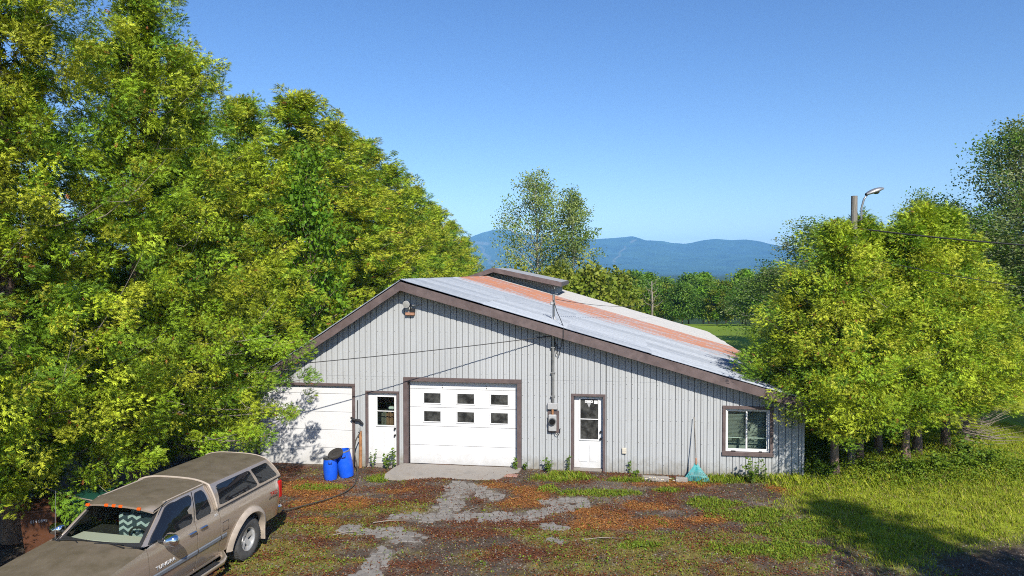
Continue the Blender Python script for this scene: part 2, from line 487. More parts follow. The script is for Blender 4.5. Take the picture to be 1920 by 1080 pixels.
# ------------------------------------------------------------------ mountains (about 6 km away)
HZY, FPX, CAMH = 510.0, 1280.0, 5.5
prof_px = [(300, 500), (560, 485), (700, 470), (800, 462), (860, 455), (880, 446), (905, 436), (930, 430), (950, 431), (990, 438), (1040, 446), (1115, 449), (1140, 447), (1165, 445), (1185, 443), (1200, 447),
           (1212, 451), (1240, 452), (1262, 456), (1285, 457), (1315, 451), (1345, 448), (1370, 450), (1400, 449), (1420, 452), (1445, 458), (1470, 463), (1500, 466), (1600, 470), (1800, 480), (2100, 495)]
MY = 6000.0
pxs = np.array([(p[0] - 960) / FPX * MY for p in prof_px]); pzs = np.array([CAMH + (HZY - p[1]) / FPX * MY for p in prof_px])
mxs = np.arange(-3100, 5300, 14.0)
ridge = np.interp(mxs, pxs, pzs) + 9 * (fbm(mxs * 0.012, mxs * 0 + 3.3, 4, 61) - 0.5)
mys = np.concatenate([np.linspace(3600, 6000, 90), np.linspace(6060, 7000, 14)])
MXg, MYg = np.meshgrid(mxs, mys, indexing='ij')
t = np.where(MYg <= 6000, (MYg - 3600) / 2400, 1 - (MYg - 6000) / 1000)
base = -7.5
sh = np.clip(t, 0, 1) ** 1.55
spur = (np.abs(fbm(MXg * 0.0022 + 0.3 * fbm(MXg * 0.001, MYg * 0.001, 2, 3), MYg * 0.0007, 4, 62) - 0.5) * 2)
fine = fbm(MXg * 0.02, MYg * 0.02, 3, 63) - 0.5
MZg = base + (ridge[:, None] - base) * sh * (1 - 0.55 * spur * (4 * t * (1 - t)).clip(0, 1)) + 16 * fine * np.clip(4 * t * (1 - t), 0, 1)
MCg = np.array([0.034, 0.066, 0.022]) * (0.15 + 1.7 * fbm(MXg * 0.008, MYg * 0.008, 5, 64)[..., None])
def trail(px0, py0, px1, py1, w):
    """pale ski run, given as two directions of view from the yard"""
    pts = []
    xs_ = np.linspace(px0, px1, 40); ys_ = np.linspace(py0, py1, 40)
    z_all = MZg; sx = 960 + FPX * MXg / MYg; sy = HZY - FPX * (MZg - CAMH) / MYg
    d = np.full(MXg.shape, 1e9)
    for k in range(40):
        d = np.minimum(d, np.hypot(sx - xs_[k] - 2.5 * math.sin(k * 0.35), (sy - ys_[k])))
    a = sstep(w, w * 0.5, d) * (MYg < 6000)
    MCg[:] = MCg * (1 - a[..., None]) + np.array([0.15, 0.15, 0.09]) * a[..., None]
trail(890, 455, 912, 457, 3.5); trail(900, 462, 925, 498, 2.6); trail(893, 485, 906, 500, 1.6); trail(1172, 462, 1150, 492, 1.8); trail(1182, 455, 1190, 450, 1.4)
ni, nj = MXg.shape
idx = np.arange(ni * nj).reshape(ni, nj)
MF = np.stack([idx[:-1, :-1], idx[1:, :-1], idx[1:, 1:], idx[:-1, 1:]], -1).reshape(-1, 4)
mm, nt, b = new_mat('forested_slope')
at = nt.nodes.new('ShaderNodeAttribute'); at.attribute_name = 'tint'
nt.links.new(at.outputs['Color'], b.inputs['Base Color']); b.inputs['Roughness'].default_value = 1.0; b.inputs['Specular IOR Level'].default_value = 0.0
mountains = link('mountains', npmesh('mountains', np.stack([MXg, MYg, MZg], -1).reshape(-1, 3), MF, mm, MCg.reshape(-1, 3), smooth=True))
tag(mountains, kind='structure')

# ------------------------------------------------------------------ hazy summer air
hm = bpy.data.materials.new('summer_haze'); hm.use_nodes = True
nt = hm.node_tree
nt.nodes.remove(nt.nodes['Principled BSDF'])
pv = nt.nodes.new('ShaderNodeVolumePrincipled')
pv.inputs['Color'].default_value = (0.22, 0.54, 1.0, 1)
pv.inputs['Density'].default_value = 1.5e-4
pv.inputs['Anisotropy'].default_value = -0.35
nt.links.new(pv.outputs[0], nt.nodes['Material Output'].inputs['Volume'])
haze = MB().box(-9200, 9200, -400, 8900, -9.5, 440).build('haze', hm)
tag(haze, 'thin blue summer haze filling the valley air', 'haze', kind='stuff')
# ------------------------------------------------------------------ the shed
RU, RZ, SR, SL = -1.73, 5.23, 0.2816, 0.652         # ridge position, ridge height, right and left pitch
WU0, WU1, DEPTH = -7.6, 9.12, 21.6
EU0, EU1, VF, VB = -7.95, 9.65, -0.45, 22.0          # eaves and rakes
def roof_z(u):
    return RZ - SR * (u - RU) if u >= RU else RZ + SL * (u - RU)

shed = empty('metal_shed', (float(BO[0]), float(BO[1]), 0), -PSI)
tag(shed, 'grey ribbed metal shed with brown trim and a rust streaked low roof', 'shed')

OPEN = [(-6.28, -3.22, -0.6, 2.27), (-2.90, -1.91, -0.6, 2.08), (-1.77, 1.63, -0.6, 2.50), (3.02, 3.96, -0.6, 2.14), (7.07, 8.38, 0.60, 1.92)]
STEP = 0.168
def spans(u0, u1, zlo, zhi):
    um = (u0 + u1) / 2
    out = [(zlo, zhi)]
    for a, b_, c, d in OPEN:
        if a < um < b_:
            new = []
            for p, q in out:
                if d <= p or c >= q: new.append((p, q)); continue
                if c > p: new.append((p, c))
                if d < q: new.append((d, q))
            out = new
    return [(p, q) for p, q in out if q - p > 0.02]
edges = set(np.round(np.arange(WU0, WU1 + 0.001, STEP), 3).tolist() + [WU1])
edges = sorted(edges)
op_edges = sorted([o[0] for o in OPEN] + [o[1] for o in OPEN])

wall_b = MB()
pieces = []
for i in range(len(edges) - 1):
    cuts = [edges[i]] + [e for e in op_edges if edges[i] + 0.004 < e < edges[i + 1] - 0.004] + [edges[i + 1]]
    for a, b_ in zip(cuts[:-1], cuts[1:]):
        last = abs(b_ - edges[i + 1]) < 1e-6
        for zlo, zhi in ((-0.35, 2.5), (2.5, 9.0)):
            top = min(roof_z(a), roof_z(b_)) - 0.06
            if RU > a and RU < b_: top = min(roof_z(a), roof_z(b_)) - 0.06
            for p, q in spans(a, b_, zlo, min(zhi, top + 0.3)):
                ta = min(q, roof_z(a) - 0.06); tb = min(q, roof_z(b_) - 0.06)
                if max(ta, tb) - p < 0.02: continue
                wall_b.prism([(a, p), (b_, p), (b_, max(tb, p + 0.01)), (a, max(ta, p + 0.01))], 0.0, 0.12)
                pieces.append((a, b_, p, max(ta, p + 0.01), max(tb, p + 0.01), last, zlo > 2))
front_wall = wall_b.build('front_wall', M['backing'], shed)
prng = random.Random(5)
for a, b_, p, ta, tb, last, upper in pieces:
    gap = 0.015 if last else 0.0
    w = b_ - a - gap
    if w < 0.015: continue
    off = -0.004 - (0.004 if upper else 0.0) - prng.random() * 0.003
    d = -0.020 + off
    if w > 0.1:
        prof = [(0, 0), (0.004, d), (w * 0.46, d), (w * 0.48, d - 0.011), (w * 0.56, d - 0.011), (w * 0.60, d), (w - 0.004, d), (w, 0)]
    else:
        prof = [(0, 0), (0.003, d), (w - 0.003, d), (w, 0)]
    pb = MB()
    rows_ = []
    for (x_, y_) in prof:
        f_ = x_ / (b_ - a)
        rows_.append([(a + x_, y_ - 0.001, p), (a + x_, y_ - 0.001, ta + (tb - ta) * f_)])
    pb.grid(rows_)
    pb.build('siding_panel', M['siding'], front_wall)
scr = MB()
for a, b_, p, ta, tb, last, upper in pieces:
    if b_ - a < 0.12: continue
    for zrow in (0.25, 0.85, 1.45, 2.05, 2.42, 2.62, 3.2, 3.8, 4.4):
        if p + 0.04 < zrow < min(ta, tb) - 0.04 and prng.random() < 0.8:
            uc = a + 0.028 + prng.uniform(-0.004, 0.004); vv_ = -0.030; zc = zrow + prng.uniform(-0.012, 0.012)
            scr.add([(uc - 0.009, vv_, zc - 0.009), (uc + 0.009, vv_, zc - 0.009), (uc + 0.009, vv_, zc + 0.009), (uc - 0.009, vv_, zc + 0.009), (uc, vv_ - 0.008, zc)], [(0, 1, 4), (1, 2, 4), (2, 3, 4), (3, 0, 4)])
tag(scr.build('siding_screws', M['steel'], front_wall), kind='stuff')
MB().bbox(WU1 - 0.01, WU1 + 0.05, -0.05, 0.06, -0.35, roof_z(WU1) - 0.08, 0.006).build('corner_trim', M['siding'], shed)

# side and rear walls, ribbed
def ribbed(p0, p1, z0, z1a, z1b, nrm):
    mb = MB()
    L_ = math.hypot(p1[0] - p0[0], p1[1] - p0[1]); n = int(L_ / 0.168)
    bot, top = [], []
    for k in range(n + 1):
        for f_, h_ in ((0, 0.0), (0.80, 0.0), (0.86, 0.02), (0.94, 0.02)):
            t_ = min(1, (k + f_) / n)
            x_ = p0[0] + (p1[0] - p0[0]) * t_ + nrm[0] * h_; y_ = p0[1] + (p1[1] - p0[1]) * t_ + nrm[1] * h_
            bot.append((x_, y_, z0)); top.append((x_, y_, z1a + (z1b - z1a) * t_))
    mb.grid([bot, top])
    return mb
ribbed((WU1, 0.07), (WU1, DEPTH), -0.4, roof_z(WU1) - .08, roof_z(WU1) - .08, (1, 0)).build('side_wall', M['siding'], shed)
ribbed((WU0, 0.13), (WU0, DEPTH), -0.4, roof_z(WU0) - .08, roof_z(WU0) - .08, (-1, 0)).build('side_wall', M['siding'], shed)
rw = ribbed((WU0, DEPTH), (RU, DEPTH), -2.0, roof_z(WU0) - .08, RZ - .08, (0, 1))
rw2 = ribbed((RU, DEPTH), (WU1, DEPTH), -2.0, RZ - .08, roof_z(WU1) - .08, (0, 1))
rw.add(rw2.v, rw2.f); rw.build('rear_wall', M['siding'], shed)
MB().box(WU0 + 0.1, WU1 - 0.1, 0.14, 0.3, -0.5, 0.02).build('sill_slab', M['concrete'], shed)
# dark interior floor behind the panes
MB().box(WU0 + 0.05, WU1 - 0.05, 0.35, 8.0, -0.02, 0.0).build('floor_slab', M['concrete'], shed)

# roof deck
deck = MB()
deck.prism([(RU, RZ - 0.02), (EU1, roof_z(EU1) - 0.02), (EU1, roof_z(EU1) - 0.07), (RU, RZ - 0.07)], VF + 0.045, VB)
deck.prism([(EU0, roof_z(EU0) - 0.02), (RU, RZ - 0.021), (RU, RZ - 0.071), (EU0, roof_z(EU0) - 0.07)], VF + 0.045, VB)
roof = deck.build('roof', M['brown'], shed)

# roof metal: galvanised, rusted across one bay, newer white metal behind
def roof_metal():
    m, nt, b = new_mat('roof_metal')
    N, L = nt.nodes, nt.links
    geo = N.new('ShaderNodeNewGeometry')
    def dot(vec, off):
        a = N.new('ShaderNodeVectorMath'); a.operation = 'DOT_PRODUCT'; a.inputs[1].default_value = vec
        L.new(geo.outputs['Position'], a.inputs[0])
        s = N.new('ShaderNodeMath'); s.operation = 'SUBTRACT'; s.inputs[1].default_value = off
        L.new(a.outputs['Value'], s.inputs[0]); return s.outputs[0]
    vv = dot((BV[0], BV[1], 0), float(BO @ BV)); uu = dot((BU[0], BU[1], 0), float(BO @ BU))
    def comb(su, sv):
        a = N.new('ShaderNodeMath'); a.operation = 'MULTIPLY'; a.inputs[1].default_value = su; L.new(uu, a.inputs[0])
        c = N.new('ShaderNodeMath'); c.operation = 'MULTIPLY'; c.inputs[1].default_value = sv; L.new(vv, c.inputs[0])
        x = N.new('ShaderNodeCombineXYZ'); L.new(a.outputs[0], x.inputs[0]); L.new(c.outputs[0], x.inputs[1]); return x.outputs[0]
    def noise(vec, s, det=5, rough=0.6):
        n = N.new('ShaderNodeTexNoise'); n.inputs['Scale'].default_value = s; n.inputs['Detail'].default_value = det; n.inputs['Roughness'].default_value = rough
        L.new(vec, n.inputs['Vector']); return n.outputs[0]
    def rng_(val, a, b_, c=0.0, d=1.0):
        r = N.new('ShaderNodeMapRange'); r.inputs[1].default_value = a; r.inputs[2].default_value = b_; r.inputs[3].default_value = c; r.inputs[4].default_value = d
        L.new(val, r.inputs[0]); return r.outputs[0]
    def math_(op, a, b_):
        x = N.new('ShaderNodeMath'); x.operation = op
        for k, q in enumerate((a, b_)):
            if isinstance(q, (int, float)): x.inputs[k].default_value = q
            else: L.new(q, x.inputs[k])
        return x.outputs[0]
    streak = noise(comb(0.22, 2.6), 1.3, 6, 0.65)
    patch = noise(comb(0.35, 0.7), 1.0, 4)
    fine = noise(comb(1.0, 1.0), 9.0, 5)
    band = math_('MULTIPLY', rng_(math_('ADD', vv, rng_(streak, 0.3, 0.7, -2.2, 2.2)), 6.3, 7.6), rng_(vv, 13.7, 13.3))
    oi = N.new('ShaderNodeObjectInfo')
    blot = rng_(noise(comb(0.8, 3.2), 1.6, 6, 0.7), 0.36, 0.54, 0.2, 1.1)
    stripe = rng_(noise(comb(0.06, 3.6), 1.9, 4, 0.6), 0.36, 0.54, 0.3, 1.2)
    blot = math_('MULTIPLY', math_('ADD', blot, 0.35), stripe)
    rust = math_('MULTIPLY', math_('MULTIPLY', math_('MULTIPLY', band, blot), rng_(oi.outputs['Random'], 0.0, 1.0, 0.7, 1.15)), rng_(math_('ADD', math_('MULTIPLY', patch, 0.55), math_('MULTIPLY', streak, 0.75)), 0.44, 0.60, 0.1, 1.1))
    thin = math_('MULTIPLY', rng_(streak, 0.66, 0.74), rng_(vv, 3.0, 6.5, 0.0, 0.6))
    rust = math_('MAXIMUM', rust, math_('MULTIPLY', thin, rng_(vv, 13.7, 13.3)))
    finer = noise(comb(1.3, 6.5), 2.6, 6, 0.7)
    rust = rng_(math_('ADD', rust, math_('MULTIPLY', math_('SUBTRACT', finer, 0.5), 1.7)), 0.38, 0.85)
    rust = math_('MULTIPLY', rust, math_('MULTIPLY', rng_(vv, 4.2, 7.6), rng_(vv, 13.7, 13.3)))
    cr = N.new('ShaderNodeValToRGB')
    cr.color_ramp.elements[0].position = 0.35; cr.color_ramp.elements[0].color = (0.27, 0.12, 0.085, 1)
    cr.color_ramp.elements[1].position = 0.6; cr.color_ramp.elements[1].color = (0.40, 0.135, 0.045, 1)
    L.new(math_('ADD', math_('MULTIPLY', patch, 0.45), math_('MULTIPLY', finer, 0.55)), cr.inputs[0])
    tone = rng_(oi.outputs['Random'], 0.0, 1.0, -0.12, 0.12)
    zinc = N.new('ShaderNodeMix'); zinc.data_type = 'RGBA'
    zinc.inputs[6].default_value = (0.19, 0.215, 0.25, 1); zinc.inputs[7].default_value = (0.34, 0.37, 0.41, 1)
    L.new(rng_(math_('ADD', tone, math_('ADD', math_('MULTIPLY', streak, 0.5), math_('MULTIPLY', fine, 0.5))), 0.3, 0.7), zinc.inputs[0])
    wh = N.new('ShaderNodeMix'); wh.data_type = 'RGBA'
    wh.inputs[7].default_value = (0.38, 0.37, 0.35, 1)
    L.new(zinc.outputs[2], wh.inputs[6]); L.new(rng_(vv, 13.38, 13.42), wh.inputs[0])
    mixr = N.new('ShaderNodeMix'); mixr.data_type = 'RGBA'
    L.new(rust, mixr.inputs[0]); L.new(wh.outputs[2], mixr.inputs[6]); L.new(cr.outputs[0], mixr.inputs[7])
    L.new(mixr.outputs[2], b.inputs['Base Color'])
    met = math_('MULTIPLY', rng_(vv, 13.42, 13.38), rng_(rust, 0.0, 0.5, 0.08, 0.0))
    L.new(met, b.inputs['Metallic'])
    b.inputs['Roughness'].default_value = 0.58
    return m
M['roofmetal'] = roof_metal()
COSR = 1 / math.sqrt(1 + SR * SR)
SL_LEN = (EU1 + 0.03 - RU) / COSR
rows_n, cols_n = 5, 28
sl = SL_LEN / rows_n; sw = (VB - VF + 0.06) / cols_n
sm_ = MB()
prof = []
nr = 4
for k in range(nr):
    a = k * sw / nr
    prof += [(a, 0.0), (a + sw / nr * 0.62, 0.0), (a + sw / nr * 0.70, 0.030), (a + sw / nr * 0.9, 0.030)]
prof += [(sw + 0.01, 0.0)]
def sheet_mesh(L_):
    q = MB(); q.grid([[(0, p[0], p[1]) for p in prof], [(L_, p[0], p[1]) for p in prof]])
    return q.mesh('roof_sheet', M['roofmetal'])
sheet = sheet_mesh(sl + 0.06)
ang = math.atan(SR)
for i in range(rows_n):
    for j in range(cols_n):
        o = link('roof_sheet', sheet, roof)
        s0 = i * sl
        lift = 0.010 + (rows_n - i) * 0.009 + prng.uniform(-0.004, 0.004)
        jit = prng.uniform(-0.02, 0.02)
        o.location = (RU + s0 * math.cos(ang) + jit, VF - 0.03 + j * sw, RZ - s0 * math.sin(ang) + lift)
        o.rotation_euler = (0, ang + prng.uniform(-0.003, 0.003), prng.uniform(-0.003, 0.003))
angl = math.atan(SL)
LL = (RU - EU0 + 0.03) * math.sqrt(1 + SL * SL)
lsheet = sheet_mesh(LL / 3 + 0.05)
for i in range(3):
    for j in range(cols_n):
        o = link('roof_sheet', lsheet, roof)
        s0 = i * LL / 3
        o.rotation_euler = (0, -angl, math.pi)
        o.rotation_euler = (Matrix.Rotation(-angl, 3, 'Y') @ Matrix.Rotation(math.pi, 3, 'Z')).to_euler()
        o.location = (RU - s0 * math.cos(angl), VF - 0.03 + (j + 1) * sw, RZ - s0 * math.sin(angl) + 0.010 + (3 - i) * 0.005)
# ridge cap
rc = MB(); rc.add([(RU - 0.16, VF - 0.03, RZ - 0.16 * SL + 0.05), (RU, VF - 0.03, RZ + 0.075), (RU + 0.2, VF - 0.03, RZ - 0.2 * SR + 0.06),
                   (RU - 0.16, 13.4, RZ - 0.16 * SL + 0.05), (RU, 13.4, RZ + 0.075), (RU + 0.2, 13.4, RZ - 0.2 * SR + 0.06)], [(0, 1, 4, 3), (1, 2, 5, 4)])
rc.build('ridge_cap', M['roofmetal'], shed)
# fascia boards, slightly wavy
def fascia(ua, ub, v0, v1, zf, h, name='fascia_board', parent=None, n=22, wob=0.008, top=0.0):
    mb = MB(); pr = random.Random(int(abs(ua * 100)) + 3)
    a_, b__, c_, d_ = [], [], [], []
    for k in range(n + 1):
        u = ua + (ub - ua) * k / n
        w1 = pr.uniform(-wob, wob); w2 = pr.uniform(-wob, wob)
        z = zf(u)
        a_.append((u, v0 + w1, z + top)); b__.append((u, v0 + w2, z - h + w2 * 1.2)); c_.append((u, v1, z - h + w2 * 1.2)); d_.append((u, v1, z + top))
    mb.grid([a_, b__, c_, d_, a_])
    mb.add([a_[0], b__[0], c_[0], d_[0]], [(0, 1, 2, 3)]); mb.add([a_[-1], b__[-1], c_[-1], d_[-1]], [(3, 2, 1, 0)])
    return mb.build(name, M['brown'], parent or shed)
fascia(RU, EU1, VF, VF + 0.04, roof_z, 0.25)
fascia(EU0, RU, VF, VF + 0.04, roof_z, 0.25)
MB().box(EU1 - 0.02, EU1 + 0.02, VF + 0.05, VB, roof_z(EU1) - 0.2, roof_z(EU1) - 0.03).build('eave_board', M['brown'], shed)
MB().box(EU0 - 0.02, EU0 + 0.02, VF + 0.05, VB, roof_z(EU0) - 0.2, roof_z(EU0) - 0.03).build('eave_board', M['brown'], shed)
fascia(RU, EU1, VB, VB + 0.04, roof_z, 0.2)

# ridge monitor
MU, MZ, MR, ML_ = -1.45, 5.70, 0.21, 0.34
mon = MB()
def mon_z(u): return MZ - MR * (u - MU) if u >= MU else MZ + ML_ * (u - MU)
MV0, MV1 = 14.2, 19.5
mw = empty
mp = []
for (x0, x1) in [(-2.75, 1.46)]:
    n = 24
    bot, top = [], []
    for k in range(n):
        for f_, h_ in ((0, 0.0), (0.8, 0.0), (0.85, -0.022), (0.95, -0.022)):
            u = x0 + (x1 - x0) * min(1, (k + f_) / n)
            bot.append((u, MV0 + h_, roof_z(u) - 0.1)); top.append((u, MV0 + h_, mon_z(u) - 0.05))
    mon.grid([bot, top])
    n = 14
    bot, top = [], []
    for k in range(n):
        for f_, h_ in ((0, 0.0), (0.8, 0.0), (0.85, 0.022), (0.95, 0.022)):
            v = MV0 + (MV1 - MV0) * min(1, (k + f_) / n)
            bot.append((x1 + h_, v, roof_z(x1) - 0.12)); top.append((x1 + h_, v, mon_z(x1) - 0.05))
    mon.grid([bot, top])
    mon.box(x0, x0 + 0.05, MV0, MV1, roof_z(x0) - .1, mon_z(x0) - 0.05)
monitor = mon.build('ridge_monitor', M['siding'], shed)
M['whiteroof'] = mat('pale_roof_metal', (0.40, 0.39, 0.37), 0.5, var=0.06, vscale=2)
MB().prism([(-3.0, mon_z(-3.0)), (MU, MZ), (1.80, mon_z(1.80)), (1.80, mon_z(1.80) - 0.04), (MU, MZ - 0.04), (-3.0, mon_z(-3.0) - 0.04)], MV0 - 0.70, MV1).build('monitor_roof', M['whiteroof'], monitor)
for a_, b__ in ((MU, 1.84), (-3.05, MU)):
    fascia(a_, b__, MV0 - 0.75, MV0 - 0.702, mon_z, 0.21, 'monitor_fascia', monitor, 10, 0.004, 0.012)
MB().box(1.802, 1.84, MV0 - 0.70, MV1, mon_z(1.8) - 0.2, mon_z(1.8) + 0.0).build('monitor_fascia', M['brown'], monitor)

# ---------------- openings
def trim(u0, u1, z0, z1, w, name='door_frame', parent=None, sill=False, d0=-0.055, d1=0.10, bottom=None):
    mb = MB()
    mb.bbox(u0, u0 + w, d0, d1, z0, z1 - w - 0.002, 0.006).bbox(u1 - w, u1, d0, d1, z0, z1 - w - 0.002, 0.006).bbox(u0, u1, d0, d1, z1 - w, z1, 0.006)
    if sill: mb.bbox(u0 - 0.01, u1 + 0.01, d0 - 0.02, d1, z0 - 0.02, z0 + w, 0.006)
    return mb.build(name, M['brown'], parent or shed)

def overhead_door(u0, u1, z0, z1, secs, v=0.06):
    """secs: list of section bottoms; returns door part with section children"""
    d = MB().box(u0, u1, v + 0.045, v + 0.06, z0, z1).build('garage_door', M['backing'], shed)
    for a, b_ in zip(secs[:-1], secs[1:]):
        s = MB()
        s.bbox(u0 + 0.004, u1 - 0.004, v, v + 0.04, a + 0.004, b_ - 0.004, 0.006)
        # pressed wood-grain style ribs in each section
        n = 0
        for k in range(1, n):
            z = a + (b_ - a) * k / n
            s.box(u0 + 0.02, u1 - 0.02, v - 0.003, v, z - 0.006, z + 0.006)
        s.build('door_section', M['white'], d)
    MB().box(u0, u1, v - 0.006, v + 0.04, z0 - 0.035, z0 - 0.002).build('bottom_seal', M['black'], d)
    return d
trim(-6.28, -3.22, -0.2, 2.27, 0.08)
gd_left = overhead_door(-6.19, -3.305, -0.17, 2.185, [-0.17, 0.36, 0.89, 1.42, 1.95, 2.185], v=0.03)
trim(-1.77, 1.63, -0.05, 2.50, 0.12, d0=-0.06, d1=0.16)
gd = overhead_door(-1.645, 1.505, -0.01, 2.375, [-0.01, 0.53, 1.08, 1.62, 2.15, 2.375], v=0.10)
for zt, zb in ((2.04, 1.74), (1.52, 1.21)):
    for k, uc in enumerate((-0.955, 0.02, 0.99)):
        fr = MB()
        a, b_ = uc - 0.27, uc + 0.27
        zz0, zz1 = zb - 0.02, zt + 0.02
        fr.bbox(a, a + 0.03, 0.082, 0.1, zz0, zz1, 0.004).bbox(b_ - 0.03, b_, 0.082, 0.1, zz0, zz1, 0.004).bbox(a + 0.03, b_ - 0.03, 0.082, 0.1, zz0, zz0 + 0.03, 0.004).bbox(a + 0.03, b_ - 0.03, 0.082, 0.1, zz1 - 0.03, zz1, 0.004)
        fr.build('window_frame', M['white_v'], gd)
        MB().box(a + 0.028, b_ - 0.028, 0.088, 0.098, zz0 + 0.028, zz1 - 0.028).build('window_pane', M['grimy'], gd)
for uc in (-0.66, 0.62):
    MB().lathe([(0.0, 0.094), (0.018, 0.094), (0.018, 0.1)], 8, 'y', (uc, 0, 2.26)).lathe([(0.0, 0.094), (0.018, 0.094), (0.018, 0.1)], 8, 'y', (uc, 0, 2.20)).build('hinge_bolt', M['steel'], gd)
MB().tube([(-1.60, 0.03, -0.02), (-1.605, 0.03, 1.2), (-1.60, 0.03, 2.36)], 0.012, 6).build('track_cable', M['black'], gd)
MB().box(-1.64, 1.5, 0.06, 0.2, -0.12, -0.046).build('threshold', M['concrete'], gd)

def man_door(u0, u1, z0, z1, wz, wu, v, hand, frame):
    trim(*frame)
    d = MB()
    a, b_ = wu; c, e = wz
    d.bbox(u0, a, v, v + 0.045, z0, z1, 0.004).bbox(b_, u1, v, v + 0.045, z0, z1, 0.004).box(a, b_, v + 0.001, v + 0.045, z0, c).box(a, b_, v + 0.001, v + 0.045, e, z1)
    door = d.build('door', M['white'], shed)
    # pressed lower panels
    for k in range(2):
        p0 = u0 + 0.13 + k * ((u1 - u0 - 0.2) / 2 + 0.0); p1 = p0 + (u1 - u0 - 0.2) / 2 - 0.07
        MB().bbox(p0, p1, v - 0.010, v + 0.002, z0 + 0.17, c - 0.16, 0.008).build('raised_panel', M['white'], door)
    w = 0.035
    MB().bbox(a - w, a, v - 0.022, v, c - w, e + w, 0.004).bbox(b_, b_ + w, v - 0.022, v, c - w, e + w, 0.004).bbox(a, b_, v - 0.022, v, c - w, c, 0.004).bbox(a, b_, v - 0.022, v, e, e + w, 0.004).bbox(a, b_, v - 0.02, v, (c + e) / 2 - 0.012, (c + e) / 2 + 0.012, 0.003).build('window_frame', M['white_v'], door)
    for q0, q1 in ((c, (c + e) / 2 - 0.012), ((c + e) / 2 + 0.012, e)):
        MB().box(a, b_, v + 0.01, v + 0.02, q0, q1).build('window_pane', M['grimy'] if hand > 0 else M['clear'], door)
    for zz in (0.93, 1.12):
        MB().lathe([(0, -0.07), (0.022, -0.07), (0.03, -0.05), (0.022, -0.02), (0.028, -0.01), (0.028, 0.0)], 12, 'y', (u1 - 0.07, v, zz - 0.1 + z0)).build('door_knob', M['black'], door)
    MB().box(u0 - 0.02, u1 + 0.02, v - 0.08, v + 0.06, z0 - 0.10, z0 - 0.008).build('threshold', M['concrete'], door)
    return door

cm, nt, b = new_mat('window_glass')
for n in list(nt.nodes):
    if n.type == 'BSDF_PRINCIPLED': nt.nodes.remove(n)
gl = nt.nodes.new('ShaderNodeBsdfGlossy'); gl.inputs['Roughness'].default_value = 0.02
tp = nt.nodes.new('ShaderNodeBsdfTransparent'); tp.inputs[0].default_value = (0.82, 0.88, 0.84, 1)
ms = nt.nodes.new('ShaderNodeMixShader')
lw = nt.nodes.new('ShaderNodeLayerWeight'); lw.inputs[0].default_value = 0.5
pw = nt.nodes.new('ShaderNodeMath'); pw.operation = 'POWER'; pw.inputs[1].default_value = 4.0
nt.links.new(lw.outputs['Facing'], pw.inputs[0])
fz = nt.nodes.new('ShaderNodeMapRange'); fz.inputs[3].default_value = 0.05; fz.inputs[4].default_value = 0.95
nt.links.new(pw.outputs[0], fz.inputs[0])
nt.links.new(fz.outputs[0], ms.inputs[0]); nt.links.new(tp.outputs[0], ms.inputs[1]); nt.links.new(gl.outputs[0], ms.inputs[2])
nt.links.new(ms.outputs[0], nt.nodes['Material Output'].inputs[0])
M['clear'] = cm

man_door(-2.84, -1.97, -0.03, 2.01, (1.08, 1.90), (-2.57, -2.06), 0.035, -1, (-2.90, -1.91, -0.1, 2.08, 0.06))
door_r = man_door(3.10, 3.90, 0.06, 2.05, (0.86, 1.98), (3.27, 3.76), 0.09, 1, (3.02, 3.96, -0.06, 2.14, 0.07))
# stickers on the right door pane
st = MB().box(3.40, 3.61, 0.088, 0.0985, 1.87, 1.935).add([(3.45, 0.0978, 1.862), (3.56, 0.0978, 1.862), (3.505, 0.0978, 1.745)], [(0, 2, 1)])
MB().box(3.395, 3.61, 0.0925, 0.0985, 1.875, 1.94).build('sticker', M['white_v'], door_r)
MB().prism([(3.455, 1.862), (3.56, 1.862), (3.508, 1.74)], 0.0925, 0.0985).build('sticker', M['grey_box'], door_r)
MB().box(3.645, 3.745, 0.0925, 0.0985, 1.845, 1.94).build('sticker', M['white_v'], door_r)
for uc in (3.425, 3.58):
    MB().lathe([(0, 0.0915), (0.014, 0.0915), (0.014, 0.0925)], 8, 'y', (uc, 0, 1.907)).build('sticker_dot', M['black'], door_r)
text_mesh('sticker_lettering', '...', 0.05, M['black'], door_r, (3.502, 0.092, 1.915), (R(90), 0, 0), 0.0005)
# things seen through the left door: slats of stacked reddish boards and papers
for k in range(9):
    u = -2.52 + k * 0.05
    MB().box(u, u + 0.034, 0.25 + 0.015 * (k % 3), 0.28 + 0.015 * (k % 3), 0.3, 1.38 + 0.05 * ((k * 7) % 3)).build('stored_board', M['wood_red'] if k > 2 else M['wood_old'], shed)
MB().bbox(-2.3, -2.08, 0.2, 0.36, 1.50, 1.58, 0.02).build('paper_stack', M['white_v'], shed)
MB().box(-2.9, -1.9, 0.5, 0.52, 0.0, 2.1).build('inner_wall', M['dark'], shed)

# right hand window
wf = trim(7.07, 8.38, 0.60, 1.92, 0.085, 'window', None, True, -0.06, 0.1)
def wframe(u0, u1, z0, z1, w, v0, v1):
    return MB().bbox(u0, u0 + w, v0, v1, z0, z1, 0.004).bbox(u1 - w, u1, v0, v1, z0, z1, 0.004).bbox(u0 + w, u1 - w, v0, v1, z0, z0 + w, 0.004).bbox(u0 + w, u1 - w, v0, v1, z1 - w, z1, 0.004)
wframe(7.155, 8.295, 0.69, 1.835, 0.035, -0.01, 0.09).build('sash_frame', M['white_v'], wf)
for a, b_, v in ((7.19, 7.72, 0.03), (7.70, 8.26, 0.06)):
    wframe(a, b_, 0.725, 1.80, 0.035, v - 0.012, v + 0.012).build('sash', M['white_v'], wf)
    MB().box(a + 0.034, b_ - 0.034, v - 0.003, v + 0.003, 0.758, 1.767).build('window_pane', M['clear'], wf)
